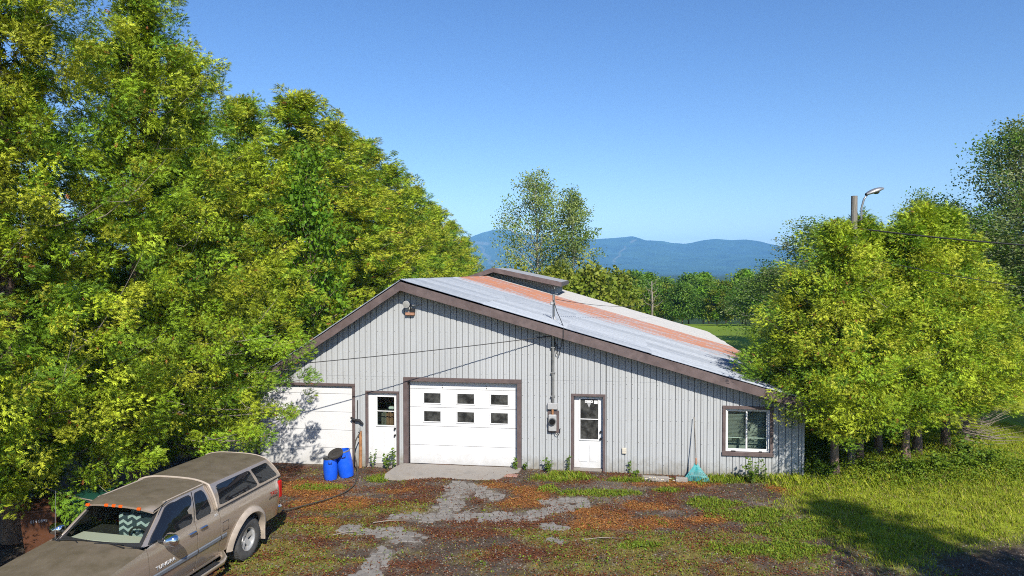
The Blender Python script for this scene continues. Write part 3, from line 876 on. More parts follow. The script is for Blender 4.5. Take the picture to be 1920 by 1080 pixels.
blind_m = mat('grey_blind', (0.42, 0.42, 0.40), 0.7, var=0.1)
for k in range(20):
    z = 1.78 - k * 0.036
    if k < 20:
        MB().add([(7.2, 0.115, z), (7.73, 0.115, z), (7.73, 0.128, z - 0.033), (7.2, 0.128, z - 0.033)], [(0, 1, 2, 3)]).build('blind_slat', blind_m, wf)
MB().box(7.19, 8.27, 0.13, 0.15, 1.02, 1.045).build('sash_bar', M['white_v'], wf)
MB().box(7.1, 8.35, 0.42, 0.44, 0.6, 1.9).build('inner_wall', blind_m, wf)
MB().bbox(7.30, 7.42, -0.04, -0.005, 0.690, 0.715, 0.005).build('latch', M['black'], wf)
MB().bbox(8.02, 8.10, -0.04, -0.005, 0.690, 0.715, 0.005).build('latch', M['black'], wf)

# apron slab in front of the big door
ap = MB()
pts = [(-1.78, -0.07), (-1.9, -0.5), (-1.95, -1.15), (-1.2, -1.27), (-0.3, -1.2), (0.6, -1.26), (1.15, -1.18), (1.32, -0.7), (1.62, -0.4), (1.64, -0.07)]
n = len(pts)
ap.add([(p[0], p[1], 0.028) for p in pts] + [(p[0] * 1.01, p[1] * 1.02 - 0.0, -0.12) for p in pts], [tuple(range(n))] + [(i, n + i, n + (i + 1) % n, (i + 1) % n) for i in range(n)])
apron = ap.build('pavement_apron', M['concrete'], None, (0, 0, 0), fix=True)
apron.matrix_world = Matrix.Translation((BO[0], BO[1], 0)) @ Matrix.Rotation(-PSI, 4, 'Z')
tag(apron, kind='structure')
MB().bbox(1.15, 1.62, -0.86, -0.62, -0.02, 0.02, 0.01).build('paving_piece', mat('reddish_slab', (0.36, 0.2, 0.16), 0.9, var=0.2), apron)

# ---------------- fittings on the shed
def at_shed(name, label, cat, u, v, z):
    x, y = to_world(u, v)
    o = empty(name, (x, y, z), -PSI)
    return tag(o, label, cat)
lamp = at_shed('wall_lamp', 'round floodlight on a bracket under the gable peak of the shed', 'lamp', -1.55, 0, 4.3)
MB().bbox(-0.13, 0.13, -0.14, -0.03, -0.03, 0.05, 0.008).build('mounting_block', M['wood_red'], lamp)
MB().tube([(0.04, -0.03, 0.12), (0.04, -0.14, 0.14), (0.02, -0.17, 0.24)], 0.02, 8).build('bracket', M['black'], lamp)
MB().bbox(0.0, 0.14, -0.13, -0.03, 0.06, 0.17, 0.01).build('junction_box', M['black'], lamp)
head = MB().lathe([(0.0, -0.02), (0.05, -0.03), (0.08, -0.10), (0.095, -0.16), (0.10, -0.17), (0.088, -0.172)], 20, 'y', (-0.06, -0.10, 0.29)).build('reflector', M['grey_box'], lamp, smooth=40.0)
MB().lathe([(0.089, -0.171), (0.06, -0.178), (0.0, -0.18)], 20, 'y', (-0.06, -0.10, 0.29)).build('lens', mat('frosted_lens', (0.3, 0.3, 0.28), 0.15), head, smooth=True)
MB().bbox(0.07, 0.19, -0.13, -0.04, 0.24, 0.31, 0.01).tube([(0.19, -0.08, 0.275), (0.34, -0.06, 0.27)], 0.012, 6).build('photocell', M['grey_box'], lamp)

meter = at_shed('electric_meter', 'grey electric meter box with conduit beside the right door of the shed', 'meter box', 2.52, 0, 1.1)
MB().bbox(-0.15, 0.17, -0.05, -0.03, -0.06, 0.56, 0.006).build('backboard', M['brown'], meter)
MB().bbox(-0.12, 0.10, -0.17, -0.052, 0.0, 0.46, 0.02).build('meter_case', M['grey_box'], meter)
MB().lathe([(0.0, -0.25), (0.075, -0.25), (0.085, -0.235), (0.085, -0.17)], 20, 'y', (-0.01, 0, 0.28)).build('meter_dial', M['glass'], meter, smooth=35.0)
MB().lathe([(0.087, -0.17), (0.105, -0.17), (0.105, -0.2), (0.087, -0.2)], 20, 'y', (-0.01, 0, 0.28)).build('dial_ring', M['steel'], meter)
MB().bbox(-0.15, 0.13, -0.13, -0.03, 0.60, 0.78, 0.012).build('junction_box', M['grey_box'], meter)
MB().tube([(-0.01, -0.1, 0.45), (-0.01, -0.1, 0.61)], 0.03, 10).build('nipple', M['rusty'], meter)
MB().tube([(0.0, -0.085, 0.77), (0.0, -0.085, 2.2), (0.0, -0.085, 2.72)], 0.04, 10).build('conduit', M['steel'], meter, smooth=40.0)
for zz in (0.95, 1.6, 2.3):
    MB().bbox(-0.06, 0.06, -0.13, -0.03, zz, zz + 0.03, 0.004).build('conduit_strap', M['steel'], meter)
MB().tube([(0.06, -0.12, 0.01), (0.08, -0.12, -0.08), (0.14, -0.10, -0.12), (0.19, -0.09, -0.04), (0.20, -0.07, 0.08)], 0.010, 6).build('loose_cable', M['cable'], meter)
MB().tube([(0.0, -0.085, 2.70), (0.06, -0.12, 2.45), (0.16, -0.12, 2.28), (0.24, -0.1, 2.35), (0.26, -0.08, 2.6), (0.24, -0.06, 2.75)], 0.011, 6).tube([(0.03, -0.085, 2.5), (0.1, -0.12, 2.15), (0.18, -0.12, 2.1), (0.2, -0.1, 2.3)], 0.010, 6).build('cable_loop', M['cable'], meter)

mast = at_shed('service_mast', 'thin galvanised pipe mast standing on the front slope of the roof', 'mast', 2.45, 1.0, roof_z(2.45) + 0.02)
MB().tube([(0, 0, -0.1), (0, 0, 0.78)], 0.035, 10).build('pipe', M['steel'], mast, smooth=40.0)
MB().lathe([(0.17, -0.02), (0.1, 0.03), (0.045, 0.12), (0.036, 0.13)], 14, 'z').build('flashing', M['grey_box'], mast)
MB().bbox(-0.05, 0.05, -0.07, 0.04, 0.48, 0.56, 0.01).lathe([(0.03, 0.0), (0.05, 0.02), (0.035, 0.05), (0.05, 0.07), (0.03, 0.1)], 10, 'z', (-0.05, -0.08, 0.47)).build('insulator', M['grey_box'], mast)
MB().tube([(-0.1, 0, 0.76), (0.12, 0, 0.79)], 0.012, 6).build('crossbar', M['steel'], mast)
MB().tube([(0.0, -0.03, 0.6), (0.12, -0.35, 0.3), (0.25, -0.75, 0.1), (0.36, -1.2, -0.06), (0.38, -1.47, -0.10), (0.38, -1.49, -0.35)], 0.011, 6).build('drip_cable', M['cable'], mast)

outlet = at_shed('outlet_box', 'small beige outlet box low on the siding right of the white door', 'outlet', 4.47, 0, 0.53)
MB().bbox(-0.06, 0.06, -0.085, -0.03, 0, 0.16, 0.01).build('cover', mat('beige_plastic', (0.6, 0.55, 0.45), 0.5), outlet)
MB().box(-0.05, 0.05, -0.088, -0.083, 0.075, 0.085).build('hinge', M['grey_box'], outlet)
reel = at_shed('wall_hook', 'black hand tool hanging beside the left garage door', 'hook', -3.16, 0, 1.2)
MB().tube([(-0.16, -0.10, 0.10), (-0.05, -0.12, 0.04), (0.10, -0.12, 0.03), (0.2, -0.09, -0.08)], [0.03, 0.035, 0.04, 0.03], 8).build('handle', M['black'], reel)
MB().tube([(0.02, -0.06, 0.05), (0.03, -0.06, 0.6)], 0.012, 6).build('rod', M['black'], reel)

def cable(name, label, pts, r=0.012, sag=0.0, n=24):
    p = []
    for a, b_ in zip(pts[:-1], pts[1:]):
        for k in range(n):
            t_ = k / n
            q = Vector(a).lerp(Vector(b_), t_); q.z -= sag * 4 * t_ * (1 - t_)
            p.append(q)
    p.append(Vector(pts[-1]))
    o = MB().tube(p, r, 6).build(name, M['cable'])
    return tag(o, label, 'cable')
x0, y0 = to_world(2.5, -0.12); x1, y1 = to_world(-4.0, -1.75); x2, y2 = to_world(-9.5, -3.3)
cable('service_cable', 'black cable strung from the meter conduit across the gable to the cedars', [(x0, y0, 3.74), (x2, y2, 2.75)], 0.012, 0.12)
cable('roof_wire', 'thin wire running from the roof mast back over the white roof', [(*to_world(2.45, 1.0), 4.72), (*to_world(7.0, 19.0), 3.9)], 0.008, 0.25)

# small bits around the wall: two pale boards, bricks of litter
for (u0, u1, nm, lb) in ((4.93, 5.62, 'kerb_block', 'long pale concrete block on the ground left of the rake'), (5.80, 6.10, 'kerb_block', 'short pale concrete block half hidden by the teal rake')):
    x, y = to_world((u0 + u1) / 2, -0.62)
    o = MB().bbox(-(u1 - u0) / 2, (u1 - u0) / 2, -0.06, 0.06, -0.03, 0.11, 0.012).build(nm, M['concrete'], None, (x, y, 0.0))
    o.rotation_euler = (0, 0, -PSI - 0.03)
    tag(o, lb, 'block')
# ------------------------------------------------------------------ pickup truck with cap
TK_POS, TK_A = (-5.98, 12.95), R(77.5)
heading = math.pi + TK_A                              # local +x points to the truck's nose
truck = empty('pickup_truck', (TK_POS[0], TK_POS[1], 0.0), heading)
tag(truck, 'dusty beige extended cab pickup truck with matching bed cap under the cedars', 'pickup truck')

def car_paint(name, col, dust, damt, zlo, zhi):
    """metallic paint with dry dust lying on surfaces that face up"""
    m, nt, b = new_mat(name)
    N, L = nt.nodes, nt.links
    geo = N.new('ShaderNodeNewGeometry')
    sp = N.new('ShaderNodeSeparateXYZ'); L.new(geo.outputs['Normal'], sp.inputs[0])
    up = N.new('ShaderNodeMapRange'); up.inputs[1].default_value = zlo; up.inputs[2].default_value = zhi
    L.new(sp.outputs[2], up.inputs[0])
    n = N.new('ShaderNodeTexNoise'); n.inputs['Scale'].default_value = 3.5; n.inputs['Detail'].default_value = 8; n.inputs['Roughness'].default_value = 0.7
    L.new(geo.outputs['Position'], n.inputs['Vector'])
    nr_ = N.new('ShaderNodeMapRange'); nr_.inputs[1].default_value = 0.3; nr_.inputs[2].default_value = 0.7; nr_.inputs[3].default_value = 0.8; nr_.inputs[4].default_value = 1.0
    L.new(n.outputs[0], nr_.inputs[0])
    a = N.new('ShaderNodeMath'); a.operation = 'MULTIPLY'; L.new(up.outputs[0], a.inputs[0]); L.new(nr_.outputs[0], a.inputs[1])
    a2 = N.new('ShaderNodeMath'); a2.operation = 'MULTIPLY'; a2.inputs[1].default_value = damt; L.new(a.outputs[0], a2.inputs[0])
    mx_ = N.new('ShaderNodeMix'); mx_.data_type = 'RGBA'; mx_.inputs[6].default_value = (*col, 1); mx_.inputs[7].default_value = (*dust, 1)
    L.new(a2.outputs[0], mx_.inputs[0]); L.new(mx_.outputs[2], b.inputs['Base Color'])
    rr = N.new('ShaderNodeMapRange'); rr.inputs[3].default_value = 0.22; rr.inputs[4].default_value = 0.85; L.new(a2.outputs[0], rr.inputs[0]); L.new(rr.outputs[0], b.inputs['Roughness'])
    mt = N.new('ShaderNodeMapRange'); mt.inputs[3].default_value = 0.6; mt.inputs[4].default_value = 0.0; L.new(a2.outputs[0], mt.inputs[0]); L.new(mt.outputs[0], b.inputs['Metallic'])
    ct = N.new('ShaderNodeMapRange'); ct.inputs[3].default_value = 1.0; ct.inputs[4].default_value = 0.0; L.new(a2.outputs[0], ct.inputs[0]); L.new(ct.outputs[0], b.inputs['Coat Weight'])
    b.inputs['Coat Roughness'].default_value = 0.08
    return m
M['paint'] = car_paint('beige_metallic_paint', (0.54, 0.445, 0.35), (0.088, 0.068, 0.036), 1.0, 0.72, 0.93)
M['moulding'] = mat('grey_moulding', (0.19, 0.205, 0.225), 0.5)
M['flare'] = mat('flare_plastic', (0.42, 0.35, 0.28), 0.5, var=0.15, vscale=8)
M['amber'] = mat('amber_lens', (0.75, 0.11, 0.01), 0.25)
M['redlens'] = mat('red_lens', (0.5, 0.01, 0.01), 0.15)
M['beige_in'] = mat('beige_interior', (0.52, 0.50, 0.40), 0.8)
M['seat_dark'] = mat('patterned_seat_dark', (0.03, 0.05, 0.06), 0.9)
M['seat_light'] = mat('patterned_seat_light', (0.36, 0.44, 0.41), 0.9)
M['rim'] = mat('alloy_rim', (0.62, 0.62, 0.62), 0.35, metal=0.6, var=0.1, vscale=9)
M['dusty_glass'] = mat('tinted_glass', (0.010, 0.011, 0.013), 0.03, spec=0.8)

ZP = [0.40, 0.50, 0.62, 0.80, 0.95, 1.10, 1.20, 1.26]
YP = [0.855, 0.885, 0.91, 0.94, 0.945, 0.93, 0.905, 0.875]
def yprof(z): return float(np.interp(z, ZP, YP))
def taper(x):
    t_ = 1.0
    if x > 3.3: t_ -= 0.13 * ((x - 3.3) / 0.9) ** 2
    if x < -1.1: t_ -= 0.06 * ((-1.1 - x) / 0.25) ** 2
    return t_
def ztop(x):
    return float(np.interp(x, [-1.4, 2.3, 2.5, 3.0, 3.6, 4.0, 4.2], [1.25, 1.25, 1.21, 1.16, 1.09, 1.02, 0.95]))
WB, RW, RA, HUB = 3.05, 0.395, 0.50, 0.395
RX = -0.20
def zlow(x):
    z = 0.44 + (0.05 if x < -0.8 else 0)
    for c in (RX, WB):
        if abs(x - c) < RA: z = max(z, HUB + math.sqrt(max(0, RA * RA - (x - c) ** 2)))
    return z
def side_pt(x, z):
    y = yprof(z) * taper(x)
    for c in (RX, WB):
        d = math.hypot(x - c, z - HUB)
        if d >= RA - 1e-6: y += 0.03 * math.exp(-((d - RA) / 0.07) ** 2)
    return y
def side_panel(x0, x1, name, sgn, mat_, n=None, lip=True):
    xs_ = sorted(set(list(np.linspace(x0, x1, n or max(6, int((x1 - x0) / 0.045)))) + [q for q in (RX - RA, RX + RA, WB - RA, WB + RA) if x0 < q < x1]))
    rows_ = []
    for x in xs_:
        lo, hi = zlow(x), ztop(x)
        col = []
        for k in range(11):
            z = lo + (hi - lo) * k / 10
            col.append((x, sgn * side_pt(x, z), z))
        # fold the lower edge inwards so the sheet has an edge
        col = [(x, sgn * (side_pt(x, lo) - 0.10), lo + 0.01)] + col
        rows_.append(col)
    mb = MB().grid(rows_ if sgn < 0 else [list(reversed(r_)) for r_ in rows_])
    for r_ in (rows_[0], rows_[-1]):                       # folded door edges
        mb.grid([r_, [(p[0], p[1] - sgn * 0.03, p[2]) for p in r_]])
    return mb.build(name, mat_, truck, smooth=45.0)

G = 0.008
doors = []
for sgn in (1, -1):
    side_panel(-1.36, 0.655 - G, 'bed_side', sgn, M['paint'])
    side_panel(2.40 + G, 4.12, 'front_fender', sgn, M['paint'])
    rd = side_panel(0.655 + G, 1.28 - G, 'door', sgn, M['paint'])
    fd = side_panel(1.28 + G, 2.40 - G, 'door', sgn, M['paint'])
    doors += [(rd, sgn, 0.655, 1.28), (fd, sgn, 1.28, 2.40)]
    # rocker and step bar
    MB().bbox(0.55, 2.72, sgn * 0.80 - 0.06, sgn * 0.80 + 0.06, 0.36, 0.45, 0.02).build('rocker_panel', M['paint'], truck)
    sb = MB().tube([(0.52, sgn * 0.84, 0.42), (0.60, sgn * 0.96, 0.355), (0.72, sgn * 1.0, 0.34), (2.45, sgn * 1.0, 0.34), (2.58, sgn * 0.96, 0.355), (2.66, sgn * 0.84, 0.42)], [0.05, 0.055, 0.055, 0.055, 0.055, 0.05], 10).build('step_bar', M['paint'], truck, smooth=40.0)
    MB().bbox(0.85, 2.3, sgn * 1.0 - 0.05, sgn * 1.0 + 0.05, 0.388, 0.402, 0.004).build('step_pad', M['black'], sb)
    # body moulding strips
    for a, b_ in ((0.30, 0.55), (0.56, 0.645), (0.668, 1.268), (1.292, 2.388), (2.412, 2.62)):
        if a == 0.30: a = 0.50
        rows_ = []
        for x in np.linspace(a, b_, 6):
            rows_.append([(x, sgn * (side_pt(x, 0.70) + 0.002), 0.70), (x, sgn * (side_pt(x, 0.72) + 0.016), 0.72), (x, sgn * (side_pt(x, 0.77) + 0.016), 0.77), (x, sgn * (side_pt(x, 0.79) + 0.002), 0.79)])
        if b_ - a > 0.02: MB().grid(rows_ if sgn < 0 else [list(reversed(q)) for q in rows_]).build('side_moulding', M['moulding'], truck)
    # fender flares
    for c in (RX, WB):
        rows_ = []
        for k in range(25):
            a = math.pi * (k / 24) * 1.08 - math.pi * 0.04
            cs, sn = math.cos(a), math.sin(a)
            row = []
            for rr_, oy in ((RA - 0.005, -0.06), (RA - 0.012, 0.045), (RA + 0.012, 0.075), (RA + 0.065, 0.06), (RA + 0.11, 0.005)):
                x = c + rr_ * cs; z = HUB + rr_ * sn
                yb = yprof(max(0.42, min(z, ztop(x)))) * taper(x)
                row.append((x, sgn * (yb + oy), max(z, 0.37)))
            rows_.append(row)
        MB().grid(rows_ if sgn > 0 else [list(reversed(q)) for q in rows_]).build('fender_flare', M['flare'], truck, smooth=50.0)
        MB().bbox(c - RA - 0.02, c - RA + 0.005, sgn * 0.82 - 0.13, sgn * 0.82 + 0.13, 0.2, 0.60, 0.008).build('mud_flap', M['flare'], truck)

# inner dark shell
MB().bbox(-1.30, 2.42, -0.80, 0.80, 0.42, 1.17, 0.03).bbox(2.425, 4.0, -0.76, 0.76, 0.42, 0.90, 0.03).build('inner_shell', M['dark'], truck)
# hood
rows_ = []
for x in np.linspace(2.44, 4.14, 26):
    yw = side_pt(x, ztop(x))
    row = []
    for k in range(25):
        f_ = -1 + 2 * k / 24
        y = yw * f_
        z = ztop(x) + 0.055 * (1 - abs(f_) ** 2.6) + 0.022 * float(sstep(0.62, 0.52, abs(f_))) * float(sstep(2.44, 2.7, x))
        z -= 0.10 * max(0, (x - 3.75) / 0.4) ** 2
        row.append((x, y, z))
    rows_.append(row)
hood = MB().grid(list(reversed(rows_))).build('hood', M['paint'], truck, smooth=True)
# nose
rows_ = []
for z, xo in ((0.95, 4.13), (0.90, 4.17), (0.75, 4.19), (0.6, 4.19), (0.5, 4.15)):
    rows_.append([(xo - 0.22 * abs(f_) ** 3, 0.80 * f_, z) for f_ in np.linspace(-1, 1, 17)])
MB().grid(rows_).build('front_grille', M['chrome'], truck, smooth=True)
MB().bbox(4.08, 4.28, -0.84, 0.84, 0.48, 0.66, 0.05).build('front_bumper', M['chrome'], truck)
for s in (1, -1):
    MB().bbox(3.98, 4.16, s * 0.66 - 0.13, s * 0.66 + 0.13, 0.74, 0.93, 0.04).build('headlight', M['white_v'], truck)
# tailgate, bumper, lights
MB().bbox(-1.40, -1.35, -0.83, 0.83, 0.62, 1.25, 0.02).build('tailgate', M['paint'], truck)
MB().bbox(-1.52, -1.38, -0.86, 0.86, 0.46, 0.64, 0.04).build('rear_bumper', M['chrome'], truck)
for s in (1, -1):
    MB().bbox(-1.405, -1.30, s * 0.855 - 0.045, s * 0.855 + 0.055, 0.82, 1.18, 0.02).build('tail_light', M['redlens'], truck)

# ---- cab upper
CAB = dict(b0=0.66, b1=2.40, t0=0.72, t1=1.72, zb=1.23, zt=1.70, yb=0.875, yt=0.66)
def cab_pt(a, s, sgn=1, off=0.0):
    c = CAB
    x = (c['b0'] + (c['b1'] - c['b0']) * a) * (1 - s) + (c['t0'] + (c['t1'] - c['t0']) * a) * s
    z = c['zb'] + (c['zt'] - c['zb']) * s
    y = c['yb'] + (c['yt'] - c['yb']) * s + 0.028 * math.sin(math.pi * s) + off
    y -= 0.10 * max(0, (a - 0.72) / 0.28) ** 2 * (1 - 0.6 * s)
    return (x, sgn * y, z + off * 0.4)
def chaikin(poly, it=2, cut=0.12):
    for _ in range(it):
        out = []
        for i in range(len(poly)):
            p, q = poly[i], poly[(i + 1) % len(poly)]
            out.append((p[0] * (1 - cut) + q[0] * cut, p[1] * (1 - cut) + q[1] * cut)); out.append((p[0] * cut + q[0] * (1 - cut), p[1] * cut + q[1] * (1 - cut)))
        poly = out
    return poly
def patch_window(poly, fn, sgn, name, parent, off=0.006, rim=0.012, cut=0.10):
    poly = chaikin(poly, 2, cut)
    cx = sum(p[0] for p in poly) / len(poly); cy_ = sum(p[1] for p in poly) / len(poly)
    n = len(poly)
    # rubber seal ring
    out = [fn(cx + (p[0] - cx) * (1 + rim * 4), cy_ + (p[1] - cy_) * (1 + rim * 6), sgn, off * 0.35) for p in poly]
    inn = [fn(p[0], p[1], sgn, off) for p in poly]
    sl_ = MB().add(out + inn, [(i, (i + 1) % n, n + (i + 1) % n, n + i) for i in range(n)])
    w = MB()
    mid = [fn(cx + (p[0] - cx) * 0.5, cy_ + (p[1] - cy_) * 0.5, sgn, off) for p in poly]
    ctr = fn(cx, cy_, sgn, off)
    w.add(inn + mid + [ctr], [(i, (i + 1) % n, n + (i + 1) % n, n + i) for i in range(n)] + [(n + i, n + (i + 1) % n, 2 * n) for i in range(n)])
    g = w.build(name, M['dusty_glass'], parent, smooth=True)
    sl_.build('window_seal', M['black'], parent)
    return g
for sgn in (1, -1):
    rows_ = [[cab_pt(a, s, sgn) for s in np.linspace(0, 1, 9)] for a in np.linspace(0, 1, 25)]
    MB().grid(rows_ if sgn < 0 else list(reversed(rows_))).build('cab_side', M['paint'], truck, smooth=True)
    fdoor = [d for d in doors if d[1] == sgn and d[2] > 1][0][0]; rdoor = [d for d in doors if d[1] == sgn and d[2] < 1][0][0]
    patch_window([(0.40, 0.02), (0.93, 0.02), (0.95, 0.28), (0.93, 0.90), (0.40, 0.90)], cab_pt, sgn, 'window_pane', fdoor)
    patch_window([(0.09, 0.03), (0.33, 0.03), (0.335, 0.88), (0.10, 0.88)], cab_pt, sgn, 'window_pane', rdoor, cut=0.16)
    # window frame seam between the doors
    MB().tube([cab_pt(0.362, s, sgn, 0.001) for s in np.linspace(0, 0.97, 6)], 0.007, 5).build('door_seam', M['dark'], truck)
    for dr, sg, a, b_ in doors:
        if sg != sgn: continue
        hx = a + 0.12 if a > 1 else a + 0.46
        hz_ = 1.10
        yy = side_pt(hx, hz_)
        MB().bbox(hx - 0.085, hx + 0.085, sgn * (yy - 0.005) - 0.012, sgn * (yy + 0.02) + 0.012, hz_ - 0.025, hz_ + 0.025, 0.012).build('door_handle', M['chrome'], dr)
    # mirrors
    mb = MB().tube([(2.12, sgn * 0.86, 1.24), (2.10, sgn * 0.98, 1.25)], 0.03, 8)
    mi = mb.build('mirror_arm', M['black'], truck)
    sh_ = MB()
    for k in range(9):
        pass
    rows_ = []
    for k in range(9):
        a = math.pi * k / 8
        rad = math.sin(a)
        xx = 2.06 + 0.10 * math.cos(a) + 0.03
        rows_.append([(xx, sgn * (1.08 + (0.135 * rad) * math.copysign(abs(math.cos(b2)) ** 0.7, math.cos(b2))), 1.27 + 0.095 * rad * math.copysign(abs(math.sin(b2)) ** 0.7, math.sin(b2))) for b2 in np.linspace(0, 2 * math.pi, 17)])
    MB().grid(rows_).build('mirror_shell', M['chrome'], mi, smooth=True, fix=True)
# roof
rows_ = []
for x in np.linspace(0.70, 1.76, 13):
    row = []
    f0 = (x - 0.72) / 1.0
    for f_ in np.linspace(-1, 1, 25):
        y = (CAB['yt'] + 0.004) * f_
        z = 1.70 + 0.075 * (1 - abs(f_) ** 3.2) - 0.035 * max(0, (x - 1.45) / 0.31) ** 2
        row.append((x, y, z))
    rows_.append(row)
MB().grid(list(reversed(rows_))).build('cab_roof', M['paint'], truck, smooth=True)
for sgn in (1, -1):
    MB().tube([(x, sgn * 0.63, 1.715) for x in np.linspace(0.72, 1.72, 6)], 0.012, 6).build('roof_rail', M['flare'], truck)
# rear cab wall
MB().add([cab_pt(0, 0, 1), cab_pt(0, 0.5, 1), cab_pt(0, 1, 1), cab_pt(0, 1, -1), cab_pt(0, 0.5, -1), cab_pt(0, 0, -1), (0.7, 0, 1.775)], [(0, 1, 2, 6, 3, 4, 5)]).build('cab_back', M['paint'], truck)
# sun visor over the windshield
rows_ = []
for f_ in np.linspace(-1, 1, 21):
    y = 0.655 * f_
    e = 0.05 * abs(f_) ** 6
    zc = 0.05 * (1 - abs(f_) ** 3.2)
    rows_.append([(1.66, y, 1.722 + zc), (1.85, y, 1.725 + zc - e), (2.0 - e, y, 1.712 + zc - e), (2.07 - 2 * e, y, 1.690 + zc - e), (2.07 - 2 * e, y, 1.660 + zc - e), (1.97 - e, y, 1.672 + zc - e), (1.70, y, 1.668 + zc)])
visor = MB().grid(rows_).build('sun_visor', M['paint'], truck, smooth=35.0, fix=True)
for y in (0.47, 0.13, 0.0, -0.14, -0.50):
    zc = 0.05 * (1 - abs(y / 0.655) ** 3.2)
    MB().bbox(2.045, 2.085, y - 0.032, y + 0.032, 1.655 + zc, 1.70 + zc, 0.008).build('marker_light', M['amber'], visor)
# windshield and its black border
def ws_pt(a, s, off=0.0):
    wb_, wt = 0.755, 0.615
    hw = wb_ + (wt - wb_) * s
    x = 2.44 + (1.74 - 2.44) * s - 0.10 * abs(a) ** 2.2 * (1 - s * 0.7); z = 1.235 + (1.715 - 1.235) * s
    return (x + off * 0.6, hw * a, z + off * 0.8)
outer = [(-1, 0.0), (1, 0.0), (1, 1), (-1, 1)]
rows_ = [[ws_pt(a, s) for a in np.linspace(-0.93, 0.93, 17)] for s in np.linspace(0.07, 0.95, 7)]
ws = MB().grid(rows_).build('windshield', M['clear'], truck, smooth=True)
fr = MB()
for a0, a1, s0, s1 in ((-1.05, -0.92, -0.02, 1.0), (0.92, 1.05, -0.02, 1.0), (-0.92, 0.92, -0.02, 0.08), (-0.92, 0.92, 0.93, 1.0)):
    fr.grid([[ws_pt(a, s, 0.004) for a in np.linspace(a0, a1, 10)] for s in np.linspace(s0, s1, 6)])
fr.build('windshield_border', M['black'], ws)
for sgn in (1, -1):                                        # A pillars
    rows_ = []
    for s in np.linspace(0, 1, 7):
        p = Vector(cab_pt(1.0, s, sgn)); q = Vector(ws_pt(sgn * 1.0, s, 0.0))
        rows_.append([p, p.lerp(q, 0.5) + Vector((0.012, sgn * 0.014, 0.01)), q + Vector((0.004, 0, 0.006))])
    MB().grid(rows_).build('windshield_pillar', M['paint'], truck, smooth=True)
rows_ = [[(2.42 - 0.10 * abs(f_) ** 2.2 + d_, 0.80 * f_, z_ ) for f_ in np.linspace(-1, 1, 17)] for d_, z_ in ((-0.03, 1.235), (0.06, 1.245), (0.12, 1.262 - 0.012))]
MB().grid(rows_).build('cowl', M['black'], truck)
for y0_, y1_ in ((0.06, 0.58), (-0.62, -0.08)):
    MB().tube([(2.50, y1_ if y0_ > 0 else y0_ + 0.35, 1.262), (2.45, (y0_ + y1_) / 2, 1.268), (2.43, y0_ if y0_ > 0 else y0_, 1.285)], 0.012, 5).tube([(2.47, y0_ - 0.05, 1.275), (2.44, y1_ - 0.08, 1.30)], 0.009, 5).build('wiper', M['black'], truck)
# interior
MB().bbox(1.95, 2.33, -0.70, 0.70, 0.95, 1.235, 0.05).build('dashboard', M['beige_in'], truck)
MB().bbox(0.80, 2.3, -0.76, 0.76, 0.60, 0.66, 0.02).build('cabin_floor', M['dark'], truck)
for yc in (0.36, -0.36):
    seat = MB().bbox(1.0, 1.5, yc - 0.26, yc + 0.26, 0.78, 0.98, 0.05).build('seat', M['beige_in'] if yc < 0 else M['seat_dark'], truck)
    sb_ = MB().bbox(0.92, 1.07, yc - 0.26, yc + 0.26, 0.95, 1.50, 0.05).build('seat_back', M['beige_in'] if yc < 0 else M['seat_dark'], seat)
    MB().bbox(0.93, 1.05, yc - 0.13, yc + 0.13, 1.50, 1.62, 0.03).build('headrest', M['beige_in'] if yc < 0 else M['seat_dark'], seat)
# zigzag blanket behind the glass
bl = MB().bbox(1.83, 1.86, -0.10, 0.60, 1.10, 1.55, 0.008).build('blanket', M['seat_dark'], truck)
zz = MB()
for r_ in range(4):
    z0_ = 1.13 + r_ * 0.105
    for k in range(8):
        if (k * 5 + r_ * 3) % 7 == 0 or (r_ == 3 and k > 4): continue
        ya = -0.09 + k * 0.085; yb_ = ya + 0.085
        za = z0_ + (0.05 if k % 2 else 0); zb_ = z0_ + (0 if k % 2 else 0.05)
        zz.add([(1.866, ya, za), (1.866, yb_, zb_), (1.866, yb_, zb_ + 0.05), (1.866, ya, za + 0.05)], [(0, 1, 2, 3)])
zz.build('zigzag_stripe', M['seat_light'], bl)
sw_ = MB().tube([(1.92 + 0.05 * math.sin(a), 0.36 + 0.19 * math.cos(a), 1.20 + 0.17 * math.sin(a)) for a in np.linspace(0, 2 * math.pi, 25)], 0.016, 6, cap=False).build('steering_wheel', M['black'], truck)
MB().tube([(2.36, -0.84, 1.20), (2.30, -0.88, 1.98)], [0.006, 0.003], 5).build('antenna', M['steel'], truck)

# ---- bed cap
CAPX0, CAPX1 = 0.70, -1.36
def cap_pt(a, s, sgn=1, off=0.0):
    """a 0 front .. 1 rear, s 0 rail .. 1 shoulder"""
    xr = CAPX1 + 0.20 * max(s, 0.0) ** 1.2
    x = CAPX0 + (xr - CAPX0) * a
    z = 1.265 + (1.69 - 0.03 * a - 1.265) * s
    y = 0.895 - 0.175 * s + 0.022 * math.sin(math.pi * s) + off
    return (x, sgn * y, z + 0.35 * off)
rows_ = []
for a in np.linspace(0, 1, 25):
    row = [cap_pt(a, s, -1) for s in np.linspace(0, 1, 8)]
    p = row[-1]
    top = []
    for f_ in np.linspace(-0.985, 0.985, 23):
        y = 0.72 * f_
        z = p[2] + 0.075 * (1 - abs(f_) ** 4.0) + 0.02 * (1 - f_ * f_)
        top.append((p[0] - 0.0, y, z))
    row = row + top + [cap_pt(a, s, 1) for s in np.linspace(1, 0, 8)]
    rows_.append(row)
cap_ = MB().grid(rows_).build('bed_cap', M['paint'], truck, smooth=50.0, fix=False)
n = len(rows_[0])
MB().add(rows_[-1], [tuple(range(n))]).build('cap_rear_door', M['paint'], cap_)
